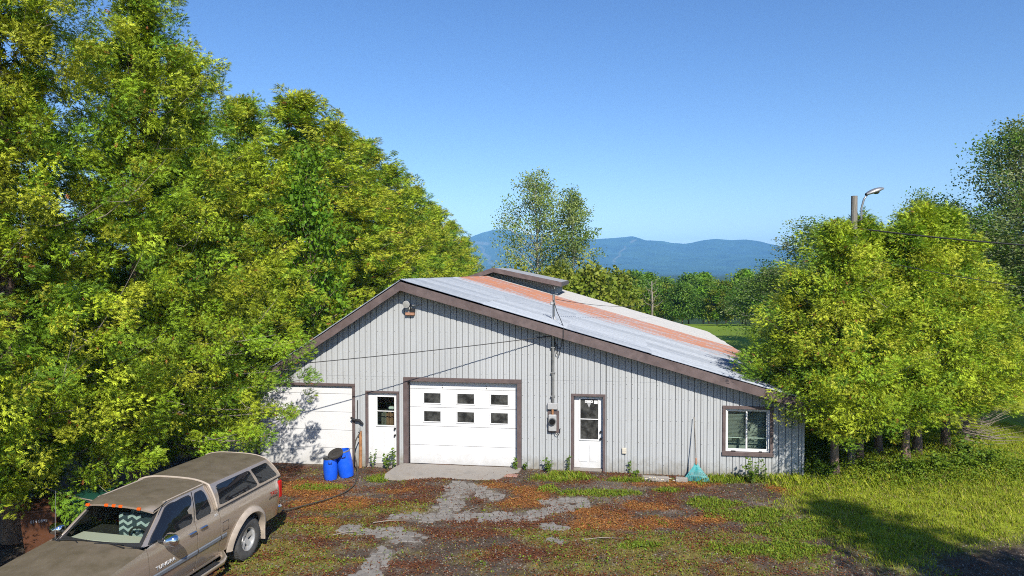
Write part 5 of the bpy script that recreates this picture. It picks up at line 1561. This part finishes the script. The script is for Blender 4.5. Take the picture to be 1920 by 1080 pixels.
# ------------------------------------------------------------------ blue barrels
def barrel(x, y, z, s, lean, label, lid):
    o = empty('plastic_barrel', (x, y, z)); o.scale = s; o.rotation_euler = lean
    tag(o, label, 'barrel', 'blue barrels by the left garage door')
    MB().lathe([(0.0, 0.0), (0.20, 0.0), (0.235, 0.03), (0.262, 0.2), (0.27, 0.42), (0.262, 0.62), (0.242, 0.80), (0.238, 0.83), (0.225, 0.83), (0.22, 0.6), (0.21, 0.1), (0.0, 0.08)], 28, 'z').build('shell', M['blue'], o, smooth=40.0)
    MB().lathe([(0.240, 0.775), (0.256, 0.785), (0.256, 0.81), (0.240, 0.82)], 28, 'z').build('clamp_ring', M['steel'], o, smooth=40.0)
    for a in (-1.3, 1.8):
        h = MB().tube([(0.25 * math.cos(a - 0.25), 0.25 * math.sin(a - 0.25), 0.70), (0.29 * math.cos(a - 0.2), 0.29 * math.sin(a - 0.2), 0.655), (0.295 * math.cos(a + 0.2), 0.295 * math.sin(a + 0.2), 0.655), (0.25 * math.cos(a + 0.25), 0.25 * math.sin(a + 0.25), 0.70)], 0.014, 6)
        h.build('handle', M['black'], o)
    if lid:
        MB().lathe([(0.0, 0.855), (0.12, 0.855), (0.2, 0.845), (0.25, 0.845), (0.256, 0.82), (0.256, 0.80), (0.243, 0.80)], 28, 'z').build('lid', M['black'], o, smooth=40.0)
    return o
bz = -0.15
barrel(-4.93, 18.45, bz, (0.70, 0.70, 0.74), (0, R(-2), 0), 'smaller blue barrel with a black lid in front of the other barrel', True)
barrel(-4.55, 18.70, bz, (0.80, 0.80, 0.92), (R(2), R(-9), 0), 'taller open blue barrel leaning behind the smaller one', False)
lid = MB().lathe([(0.0, 0.0), (0.09, 0.0), (0.09, 0.012), (0.14, 0.012), (0.17, 0.02), (0.203, 0.02), (0.21, 0.0), (0.21, -0.03), (0.198, -0.03), (0.198, -0.005), (0, -0.012)], 26, 'z').build('barrel_lid', mat('lid_plastic', (0.045, 0.04, 0.036), 0.4), None, (-4.80, 18.44, 0.57), smooth=40.0)
lid.rotation_euler = (R(22), R(-20), 0.2)
tag(lid, 'loose black barrel lid lying tilted on top of the small barrel', 'lid')

# ------------------------------------------------------------------ standpipe and hose
pipe = at_shed('standpipe', 'rusty standpipe with a tap between the left garage door and white door', 'pipe', -3.02, -0.14, -0.15)
MB().tube([(0, 0, -0.1), (0.0, 0.0, 0.8), (0.0, 0.0, 1.08)], [0.05, 0.045, 0.04], 10).build('post', M['rusty'], pipe, smooth=40.0)
MB().tube([(0.0, 0.0, 1.05), (0.0, -0.06, 1.1), (0.0, -0.12, 1.06)], 0.022, 8).tube([(-0.04, -0.05, 1.15), (0.04, -0.05, 1.15)], 0.012, 6).build('tap', M['steel'], pipe)
hp = [(-4.34, 19.28, 0.9), (-4.42, 19.2, 0.72), (-4.44, 19.14, 0.4), (-4.36, 19.05, 0.1), (-4.28, 18.8, -0.08), (-4.2, 18.3, -0.10), (-4.16, 17.8, -0.10), (-4.25, 17.2, -0.09), (-4.5, 16.7, -0.08), (-4.85, 16.2, -0.05), (-5.2, 15.75, -0.02), (-5.55, 15.5, 0.0)]
def smooth_path(p, n=6):
    p = [Vector(q) for q in p]; out = []
    for i in range(len(p) - 1):
        a, b_, c, d = p[max(0, i - 1)], p[i], p[i + 1], p[min(len(p) - 1, i + 2)]
        for k in range(n):
            t_ = k / n
            out.append(0.5 * ((2 * b_) + (c - a) * t_ + (2 * a - 5 * b_ + 4 * c - d) * t_ ** 2 + (3 * b_ - a - 3 * c + d) * t_ ** 3))
    out.append(p[-1]); return out
hp2 = [Vector((p.x, p.y, max(p.z, float(ground_z(p.x, p.y)) + 0.018))) for p in smooth_path(hp)]
hose = MB().tube(hp2, 0.017, 6).build('garden_hose', mat('dark_hose', (0.06, 0.05, 0.035), 0.6), None, smooth=True)
tag(hose, 'dark garden hose trailing from the standpipe across the litter', 'hose')

# ------------------------------------------------------------------ leaf rake leaning on the siding
rk = at_shed('leaf_rake', 'teal plastic leaf rake leaning head down against the siding', 'rake', 6.32, -0.58, 0.02)
hd = Vector((0, 0, 0))
lean_v = 0.48                                            # how far the top leans back
def rp(x, s):  # point on the rake plane, s up the handle
    return (x, s * lean_v / 1.62, s)
MB().tube([rp(0.02, 0.52), rp(0.015, 1.0), rp(0.0, 1.58)], 0.013, 8).build('handle', M['wood_old'], rk)
MB().tube([rp(0.02, 0.40), rp(0.02, 0.56)], [0.03, 0.022], 8).build('socket', M['wood_red'], rk)
for k in range(22):
    f_ = -1 + 2 * k / 21
    top = Vector(rp(0.02 + f_ * 0.02, 0.42)); low = Vector(rp(0.02 + f_ * 0.30, 0.055 + 0.012 * (k % 2))); tip_ = Vector(rp(0.02 + f_ * 0.315, 0.0)) + Vector((0, -0.05, 0.0))
    MB().tube([top, low, tip_], [0.007, 0.0085, 0.006], 4).build('tine', M['teal'], rk)
for s in (0.33, 0.22, 0.10):
    w = 0.30 * (0.42 - s) / 0.365 + 0.02
    MB().tube([rp(0.02 - w, s), rp(0.02, s + 0.02), rp(0.02 + w, s)], 0.009, 5).build('cross_bar', M['teal'], rk)
MB().add([rp(0.02 - 0.03, 0.44), rp(0.02 + 0.03, 0.44), rp(0.02 + 0.13, 0.26), rp(0.02 - 0.13, 0.26)], [(0, 3, 2, 1)]).add([(p[0], p[1] + 0.006, p[2]) for p in (rp(-0.01, 0.44), rp(0.05, 0.44), rp(0.15, 0.26), rp(-0.11, 0.26))], [(0, 1, 2, 3)]).build('head_plate', M['teal'], rk)

# ------------------------------------------------------------------ wheelie bins in the shade
def bin_(x, y, rz, col, label, marks):
    o = empty('wheelie_bin', (x, y, float(ground_z(x, y))), rz); tag(o, label, 'bin')
    q = MB()
    q.add([(-0.24, -0.29, 0.06), (0.24, -0.29, 0.06), (0.24, 0.29, 0.06), (-0.24, 0.29, 0.06), (-0.31, -0.37, 0.98), (0.31, -0.37, 0.98), (0.31, 0.37, 0.98), (-0.31, 0.37, 0.98)],
          [(3, 2, 1, 0), (0, 1, 5, 4), (1, 2, 6, 5), (2, 3, 7, 6), (3, 0, 4, 7)])
    q.build('body', col, o)
    MB().bbox(-0.335, 0.335, -0.395, 0.395, 0.93, 0.985, 0.012).build('rim', col, o)
    q = MB(); rows_ = []
    for f_ in np.linspace(-1, 1, 9):
        rows_.append([(0.335 * f_, -0.41, 0.995), (0.32 * f_, -0.25, 1.05 + 0.015 * (1 - f_ * f_)), (0.32 * f_, 0.2, 1.07 + 0.015 * (1 - f_ * f_)), (0.335 * f_, 0.41, 1.0)])
    q.grid(rows_); q.build('lid', col, o, smooth=True)
    MB().tube([(-0.25, 0.46, 1.0), (0.25, 0.46, 1.0)], 0.018, 8).build('handle', col, o)
    for s in (-1, 1):
        MB().lathe([(0.0, -0.03), (0.11, -0.03), (0.12, -0.01), (0.12, 0.02), (0.0, 0.03)], 16, 'x', (s * 0.28, 0.27, 0.12)).build('wheel', M['rubber'], o)
    if marks:
        text_mesh('lettering', '014 8895', 0.075, M['white_v'], o, (0.0, -0.355, 0.75), (R(86), 0, 0), 0.001)
    return o
bin_(-9.15, 13.25, R(20), mat('brown_bin_plastic', (0.11, 0.045, 0.022), 0.45, var=0.15), 'brown wheelie bin in the shade left of the truck hood', True)
bin_(-8.45, 13.75, R(14), mat('green_bin_plastic', (0.010, 0.055, 0.035), 0.45), 'dark green wheelie bin behind the truck windshield in the shade', False)

# ------------------------------------------------------------------ cracked paving fragments
pave_m = mat('broken_paving', (0.235, 0.215, 0.19), 0.95, var=0.22, vscale=4, bump=0.5, bscale=50, dirt=(0.14, 0.12, 0.10), dscale=5, damt=0.6)
paving = empty('broken_pavement', (0, 0, 0)); tag(paving, kind='structure')
g = np.random.default_rng(31)
cell = 0.135
sites = []
for ix in range(int((-4.0) / cell), int(2.2 / cell)):
    for iy in range(int(11.9 / cell), int(17.8 / cell)):
        sites.append(((ix + 0.5 + g.uniform(-0.42, 0.42)) * cell * 1.15, (iy + 0.5 + g.uniform(-0.42, 0.42)) * cell))
sites = np.array(sites)
fld = path_field(sites[:, 0], sites[:, 1]) + 0.55 * (fbm(sites[:, 0] * 1.7, sites[:, 1] * 1.7, 3, 77) - 0.5)
keep = np.where((fld > 0.12) & (g.random(len(fld)) < 0.35 + 0.9 * fld))[0]
keep = keep[np.argsort(sites[keep, 1])]
def cell_poly(i):
    p = sites[i]
    poly = [p + np.array(c) * cell * 1.2 for c in ((-1, -1), (1, -1), (1, 1), (-1, 1))]
    d = np.hypot(*(sites - p).T)
    for j in np.argsort(d)[1:16]:
        m_ = (p + sites[j]) / 2; n_ = sites[j] - p
        out = []
        for a in range(len(poly)):
            A, B = poly[a], poly[(a + 1) % len(poly)]
            da, db = (A - m_) @ n_, (B - m_) @ n_
            if da <= 0: out.append(A)
            if (da < 0) != (db < 0): out.append(A + (B - A) * da / (da - db))
        poly = out
        if len(poly) < 3: return None
    return poly
frag_v, cnt = None, 0
rest = MB()
for i in keep:
    poly = cell_poly(i)
    if poly is None: continue
    p = sites[i]
    shrink = g.uniform(0.92, 0.97)
    pts_ = [(q - p) * shrink * g.uniform(0.96, 1.02) for q in poly]
    n = len(pts_)
    z0_ = float(ground_z(p[0], p[1]))
    t1, t2 = g.normal(0, 0.03, 2)
    h_ = 0.012 + g.random() * 0.008
    top = [(q[0] * 0.93, q[1] * 0.93, h_ + q[0] * t1 + q[1] * t2) for q in pts_]
    edge = [(q[0], q[1], h_ - 0.012 + q[0] * t1 + q[1] * t2) for q in pts_]
    bot = [(q[0] * 1.02, q[1] * 1.02, -0.03) for q in pts_]
    q = MB().add(top + edge + bot, [tuple(range(n))] + [(k, n + k, n + (k + 1) % n, (k + 1) % n) for k in range(n)] + [(n + k, 2 * n + k, 2 * n + (k + 1) % n, n + (k + 1) % n) for k in range(n)])
    if cnt < 295:
        q.build('paving_fragment', pave_m, paving, (p[0], p[1], z0_))
    else:
        rest.add([(a[0] + p[0], a[1] + p[1], a[2] + z0_) for a in q.v], q.f)
    cnt += 1
if rest.v:
    o = rest.build('small_fragments', pave_m, paving); tag(o, kind='stuff')
print('fragments', cnt)

# ------------------------------------------------------------------ dry litter, weeds, lawn (nobody could count them)
g = np.random.default_rng(41)
def sample(n, x0, x1, y0, y1):
    return g.uniform(x0, x1, n), g.uniform(y0, y1, n)
def in_shed(x, y):
    u = (x - BO[0]) * BU[0] + (y - BO[1]) * BU[1]; v = (x - BO[0]) * BV[0] + (y - BO[1]) * BV[1]
    return (v > -0.03) & (u > WU0) & (u < WU1 + 0.03)
def on_apron(x, y):
    u = (x - BO[0]) * BU[0] + (y - BO[1]) * BU[1]; v = (x - BO[0]) * BV[0] + (y - BO[1]) * BV[1]
    return (v > -1.2) & (u > -1.85) & (u < 1.3)
# litter flakes
x, y = sample(330000, -9, 9, 11.0, 19.6)
o_, r_, m_, gr_, l_, n1, n2, n3 = masks(x, y)
pathf = path_field(x, y)
dens = np.clip(0.85 * o_ + 0.5 * r_ + 0.13, 0, 1) * (1 - 0.85 * l_) * np.where(pathf > 0.15, 0.3, 1.0) * np.where(on_apron(x, y), 0.05, 1)
k = (g.random(len(x)) < dens * 0.75) & ~in_shed(x, y)
x, y, o_, r_ = x[k], y[k], o_[k], r_[k]
n = len(x)
FL_V = np.array([(0, -0.5, 0), (0.28, 0.05, 0.03), (0, 0.5, 0.0), (-0.28, 0.0, 0.02)]); FL_F = np.array([(0, 1, 2), (0, 2, 3)])
pos = np.stack([x, y, ground_z(x, y) + g.uniform(0.006, 0.03, n)], 1)
col_or = np.array([[0.42, 0.17, 0.035], [0.34, 0.115, 0.025], [0.46, 0.24, 0.07], [0.25, 0.085, 0.025]])[g.integers(0, 4, n)]
col_rd = np.array([[0.16, 0.05, 0.02], [0.12, 0.036, 0.017], [0.22, 0.075, 0.025]])[g.integers(0, 3, n)]
wgt = np.clip(o_ - 0.25 * r_ + g.normal(0, 0.25, n), 0, 1)[:, None]
tint = (col_or * wgt + col_rd * (1 - wgt)) * g.uniform(0.7, 1.25, (n, 1))
V, F, T = scatter(FL_V, FL_F, pos, frame_from(np.stack([g.normal(0, 1, n), g.normal(0, 1, n), g.normal(0, 0.12, n)], 1), np.stack([g.normal(0, .25, n), g.normal(0, .25, n), np.ones(n)], 1)), g.uniform(0.022, 0.058, n), tint)
lit = link('leaf_litter', npmesh('leaf_litter', V, F, M['litter'], T)); tag(lit, 'orange and rust brown fallen cedar litter strewn over the yard', 'litter', kind='stuff')
print('litter', n)

# loose crumbs of gravel
x, y = sample(26000, -6.5, 13.5, 11.3, 18.9)
o_, r_, m_, gr_, l_, n1, n2, n3 = masks(x, y)
k = (g.random(len(x)) < (0.75 - 0.5 * o_) * (1 - 0.9 * l_) * (1 - 0.7 * gr_)) & ~in_shed(x, y)
x, y = x[k], y[k]; n = len(x)
PB_V = np.array([(1, 0, 0), (-0.5, 0.87, 0), (-0.5, -0.87, 0), (0.1, 0.05, 0.8)]); PB_F = np.array([(0, 1, 3), (1, 2, 3), (2, 0, 3)])
V, F, T = scatter(PB_V, PB_F, np.stack([x, y, ground_z(x, y)], 1), frame_from(np.stack([g.normal(0, 1, n), g.normal(0, 1, n), 0 * x], 1), np.stack([g.normal(0, .2, n), g.normal(0, .2, n), np.ones(n)], 1)), g.uniform(0.008, 0.026, n), np.array([0.21, 0.185, 0.15]) * g.uniform(0.4, 1.6, (n, 1)))
gv = link('gravel', npmesh('gravel', V, F, M['litter'], T)); tag(gv, 'loose gravel crumbs scattered over the worn yard', 'gravel', kind='stuff')

# grass blades: lawn, wall edge and weedy patches
BL_V = np.array([(-0.5, 0, 0), (0.5, 0, 0), (0.25, 0.25, 0.6), (0.0, 0.7, 1.0)]); BL_F = np.array([(0, 1, 2), (0, 2, 3)])
def blades(x, y, h0, h1, w, cols, name, label, cat='grass'):
    n = len(x)
    a = g.uniform(0, 2 * np.pi, n)
    hgt = g.uniform(h0, h1)
    wd = g.uniform(0.7, 1.3, n) * w
    cs, sn = np.cos(a), np.sin(a)
    V = np.empty((n, 4, 3))
    lean = g.uniform(0.2, 1.0, n)
    for i, (bx, by, bz_) in enumerate(BL_V):
        lx = bx * wd; ly = by * hgt * lean
        V[:, i, 0] = x + lx * cs - ly * sn; V[:, i, 1] = y + lx * sn + ly * cs; V[:, i, 2] = bz_ * hgt
    V[:, :, 2] += (ground_z(x, y) - 0.005)[:, None]
    F = (BL_F[None] + (np.arange(n) * 4)[:, None, None]).reshape(-1, 3)
    T = np.repeat(cols, 4, axis=0)
    o = link(name, npmesh(name, V.reshape(-1, 3), F, M['grass'], T)); tag(o, label, cat, kind='stuff')
    return o
def gcols(n, pal, spread=0.3):
    pal = np.array(pal)
    return pal[g.integers(0, len(pal), n)] * g.uniform(1 - spread, 1 + spread, (n, 1))
LAWN = [[0.30, 0.38, 0.024], [0.36, 0.42, 0.026], [0.24, 0.33, 0.022], [0.40, 0.40, 0.045]]
x, y = sample(210000, 5.6, 17.5, 11.8, 24.0)
o_, r_, m_, gr_, l_, n1, n2, n3 = masks(x, y)
trk = sstep(0.0, 1.2, x - (12.6 + 0.62 * (y - 14.5)) + 1.2 * n1) * sstep(0.0, 1.2, (15.2 + 0.62 * (y - 14.5)) - x + 1.2 * n1)
k = (g.random(len(x)) < l_ * np.clip(0.75 + 2.6 * n2 + 0.8 * n1, 0.08, 1) * (1 - 0.8 * trk)) & ~in_shed(x, y)
x, y, n1 = x[k], y[k], n1[k]
hh = 0.05 + 0.05 * np.clip(n1 + 0.5, 0, 1)
tall = sstep(17.0, 17.9, y + n1) 
blades(x, y, 0.03 + 0 * x, hh + 0.03 + 0.13 * tall * sstep(14.5, 12.5, x) + np.where(g.random(len(x)) < 0.02, 0.10, 0.0), 0.016, np.where(g.random((len(x), 1)) < 0.10, gcols(len(x), [[0.40, 0.34, 0.14], [0.33, 0.27, 0.10]]), gcols(len(x), LAWN, 0.4)), 'lawn_grass', 'sunlit short lawn grass right of the yard')
print('lawn', len(x))
x, y = sample(150000, -6.5, 7.6, 11.2, 19.6)
o_, r_, m_, gr_, l_, n1, n2, n3 = masks(x, y)
d = np.clip(1.0 * gr_ + 0.33 * m_ + 0.06, 0, 1) * np.where(on_apron(x, y), 0.02, 1) * np.where(path_field(x, y) > 0.1, 0.3, 1)
k = (g.random(len(x)) < d * 0.9) & ~in_shed(x, y)
x, y, gr_, m_ = x[k], y[k], gr_[k], m_[k]
u_ = (x - BO[0]) * BV[0] + (y - BO[1]) * BV[1]
hh = 0.03 + 0.06 * gr_ + 0.09 * gr_ * sstep(-1.3, -0.2, u_)
YW = [[0.29, 0.27, 0.04], [0.23, 0.25, 0.03], [0.34, 0.26, 0.06], [0.19, 0.22, 0.025]]
GW = [[0.22, 0.31, 0.022], [0.27, 0.34, 0.025], [0.17, 0.26, 0.02]]
cg = gcols(len(x), GW); cyl = gcols(len(x), YW)
wg = (g.random(len(x)) < gr_ * 0.75)[:, None]
blades(x, y, 0.02 + 0 * x, hh + 0.02, 0.020, np.where(wg, cg, cyl), 'weed_grass', 'patchy weeds and moss growing through the old yard surface')
print('weeds', len(x))
# small broad leaved weeds
x, y = sample(60000, -6.0, 14.0, 11.4, 20.5)
o_, r_, m_, gr_, l_, n1, n2, n3 = masks(x, y)
shrubby = mx(blob(x, y, 10.8, 18.0, 2.4, 0.75), blob(x, y, 12.9, 18.3, 1.3, 0.8), blob(x, y, 9.6, 18.6, 1.0, 0.5), blob(x, y, 7.9, 18.1, 0.8, 0.4))
d = np.clip(0.5 * gr_ + 0.10 * m_ + 0.9 * shrubby, 0, 1) * np.where(on_apron(x, y), 0, 1)
k = (g.random(len(x)) < d) & ~in_shed(x, y)
x, y, shrubby = x[k], y[k], shrubby[k]
n = len(x)
rep = 5
x = np.repeat(x, rep) + g.normal(0, 0.04, n * rep); y = np.repeat(y, rep) + g.normal(0, 0.04, n * rep); sb2 = np.repeat(shrubby, rep); n = len(x)
zz_ = g.uniform(0.01, 1, n) * (0.06 + 0.8 * sb2 ** 1.1 * g.random(n))
pos = np.stack([x, y, ground_z(x, y) + zz_], 1)
kk = ~in_shed(x, y); pos = pos[kk]; n = len(pos); sb2 = sb2[kk]
V, F, T = scatter(LQ_V, LQ_F, pos, frame_from(g.normal(0, 1, (n, 3)) * np.array([1, 1, 0.5]), g.normal(0, .5, (n, 3)) + np.array([0, -0.2, 0.9])), g.uniform(0.025, 0.055, n) * (1 + 0.7 * sb2), gcols(n, [[0.16, 0.25, 0.02], [0.21, 0.29, 0.022], [0.13, 0.21, 0.018]]))
wl = link('leafy_weeds', npmesh('leafy_weeds', V, F, M['leaf'], T)); tag(wl, 'low leafy weeds under the right cedars and along the wall', 'weeds', kind='stuff')
print('leafy', n)

# ------------------------------------------------------------------ single plants along the wall
def weed(u, v, h, spread, n, label, leaf=0.07, cols=((0.11, 0.20, 0.02), (0.15, 0.24, 0.02)), name='weed_plant', world=None):
    x, y = world if world else to_world(u, v)
    o = empty(name, (x, y, float(ground_z(x, y)))); tag(o, label, 'plant')
    gg = np.random.default_rng(int(abs(u * 100 + h * 1000)))
    st_ = MB(); P, D = [], []
    for k in range(n):
        a = gg.uniform(0, 2 * np.pi); sp = spread * gg.uniform(0.3, 1)
        hh_ = h * gg.uniform(0.65, 1)
        pts_ = [(0, 0, -0.02), (math.cos(a) * sp * 0.4, math.sin(a) * sp * 0.4, hh_ * 0.5), (math.cos(a) * sp, math.sin(a) * sp, hh_)]
        st_.tube(pts_, [0.007, 0.005, 0.002], 4, cap=False)
        for q in range(14):
            t_ = gg.uniform(0.2, 1)
            P.append(np.array(pts_[0]) * (1 - t_) ** 2 + 2 * t_ * (1 - t_) * np.array(pts_[1]) + t_ ** 2 * np.array(pts_[2])); b2 = gg.uniform(0, 2 * np.pi); D.append((math.cos(b2), math.sin(b2), gg.uniform(-0.2, 0.5)))
    P = np.array(P); D = np.array(D); nn = len(P)
    V, F, T = scatter(LQ_V, LQ_F, P, frame_from(D, gg.normal(0, 0.4, (nn, 3)) + np.array([0, -0.3, 0.8])), gg.uniform(0.6, 1.2, nn) * leaf, np.array(cols)[gg.integers(0, len(cols), nn)] * gg.uniform(0.7, 1.2, (nn, 1)))
    link('leaves', npmesh('leaves', V, F, M['leaf'], T), o); st_.build('stems', mat_stem, o)
    return o
mat_stem = mat('green_stem', (0.13, 0.17, 0.04), 0.8)
weed(-2.62, -0.22, 0.62, 0.12, 4, 'tall thin weed at the left of the first white door', 0.06)
weed(-2.2, -0.22, 0.5, 0.14, 4, 'broad leaved weed before the first white door', 0.09)
weed(-2.02, -0.2, 0.72, 0.08, 3, 'tallest weed at the right jamb of the first white door', 0.085)
weed(1.50, -0.2, 0.34, 0.12, 6, 'small bushy weed at the right foot of the big garage door', 0.07)
weed(1.75, -0.16, 0.22, 0.08, 4, 'tiny weed right of the big garage door frame', 0.06)
weed(2.42, -0.3, 0.42, 0.2, 8, 'clump of weeds below the electric meter', 0.07)
weed(2.95, -0.16, 0.46, 0.08, 4, 'thin weed at the left jamb of the right white door', 0.06)
weed(4.62, -0.12, 0.42, 0.05, 2, 'single slender weed on the siding below the outlet box', 0.06)
weed(7.75, -0.55, 0.70, 0.24, 11, 'large leafy weed below the right window', 0.085)
weed(8.1, -0.35, 0.5, 0.14, 5, 'smaller weed right of the one below the window', 0.07)
weed(4.75, -0.35, 0.2, 0.14, 6, 'low green tuft by the siding between door and pale block', 0.06)
for i, (x, y, h_, lb) in enumerate(((10.6, 18.1, 0.5, 'tall leafy weed clump before the middle right trunks'), (11.4, 18.1, 0.65, 'leafy weed clump below the lamp pole wire'), (12.3, 18.3, 0.55, 'leafy weeds at the foot of the fourth right trunk'),
                                    (13.0, 18.6, 0.6, 'low leafy weeds at the right end of the cedar clump'), (8.3, 18.0, 0.6, 'tall grass like weeds at the right corner of the shed'), (12.8, 19.2, 0.8, 'tallest weed clump under the right cedars'))):
    weed(20 + i, 0, h_, 0.42, 22, lb, 0.10, world=(x, y), cols=((0.13, 0.23, 0.02), (0.18, 0.28, 0.022), (0.10, 0.19, 0.02)))
# white flowers by the blocks
fm = mat('white_petals', (0.8, 0.8, 0.76), 0.6); fy = mat('yellow_centre', (0.7, 0.45, 0.03), 0.6)
fx = [(5.02, -0.82), (5.12, -0.78), (5.22, -0.86), (5.30, -0.80), (5.42, -0.92), (5.62, -0.88), (5.72, -0.84), (5.80, -0.90)]
for i, (u, v) in enumerate(fx):
    x, y = to_world(u, v)
    o = empty('daisy', (x, y, float(ground_z(x, y)))); tag(o, 'white daisy, ' + ORD[i] + ' from the left in front of the pale blocks', 'flower', 'white daisies before the pale blocks')
    hh_ = 0.10 + 0.03 * (i % 3)
    MB().tube([(0, 0, -0.01), (0.01, -0.01, hh_)], 0.003, 4).build('stem', mat_stem, o)
    pt = MB()
    for k in range(9):
        a = 2 * math.pi * k / 9; da = 0.26
        pt.add([(0.01, -0.01, hh_), (0.01 + 0.03 * math.cos(a - da), -0.012 + 0.03 * math.sin(a - da), hh_ + 0.006), (0.01 + 0.042 * math.cos(a), -0.012 + 0.042 * math.sin(a), hh_ + 0.004), (0.01 + 0.03 * math.cos(a + da), -0.012 + 0.03 * math.sin(a + da), hh_ + 0.006)], [(0, 1, 2, 3)])
    pt.build('petals', fm, o)
    MB().lathe([(0.012, 0.0), (0.009, 0.006), (0.0, 0.008)], 8, 'z', (0.01, -0.01, hh_ + 0.003)).build('centre', fy, o)

# dead branches under the right cedars
for (x, y, a, l_, lb) in ((12.9, 19.6, -0.3, 1.7, 'bundle of bare dead branches at the right end of the cedar clump'), (9.6, 18.6, 2.6, 1.1, 'bare dead branches between the trunks nearest the shed')):
    gg = random.Random(int(x * 10)); q = MB()
    for k in range(26):
        aa = a + gg.uniform(-0.5, 0.5); e = gg.uniform(-0.05, 0.45); ll = l_ * gg.uniform(0.5, 1.0)
        z0_ = gg.uniform(0.5, 1.15)
        p0 = Vector((gg.uniform(-.1, .1), gg.uniform(-.1, .1), z0_)); p1 = p0 + Vector((math.cos(aa) * ll * 0.5, math.sin(aa) * ll * 0.5, e * ll * 0.3 - 0.1)); p2 = p0 + Vector((math.cos(aa + 0.15) * ll, math.sin(aa + 0.15) * ll, e * ll * 0.8))
        q.tube([p0, p1, p2], [0.014, 0.009, 0.003], 4, cap=False)
        d_ = Vector((gg.uniform(-.3, .3), gg.uniform(-.3, .3), gg.uniform(0, .3)))
        q.tube([p1, p1 + d_], [0.007, 0.002], 3, cap=False)
    o = q.build('dead_branches', M['twig'], None, (x, y, float(ground_z(x, y)))); tag(o, lb, 'branches')
# twigs and sticks lying in the yard
for i, (x, y, a, l_, lb) in enumerate(((-2.6, 14.9, 0.2, 0.9, 'thin fallen stick left of the cracked paving'), (-0.9, 15.6, 1.0, 0.45, 'short stick beside the pale paving patch'), (1.9, 13.9, 0.1, 0.8, 'stick lying in the middle of the yard'), (-3.4, 14.2, 0.35, 0.7, 'stick on the mossy ground near the truck'))):
    z = float(ground_z(x, y)) + 0.03
    o = MB().tube([(-l_ / 2, 0, 0), (-0.1 * l_, 0.03, 0.012), (l_ / 2, -0.02, 0)], [0.012, 0.010, 0.004], 5).build('stick', M['twig'], None, (x, y, z)); o.rotation_euler = (0, 0, a); tag(o, lb, 'stick')
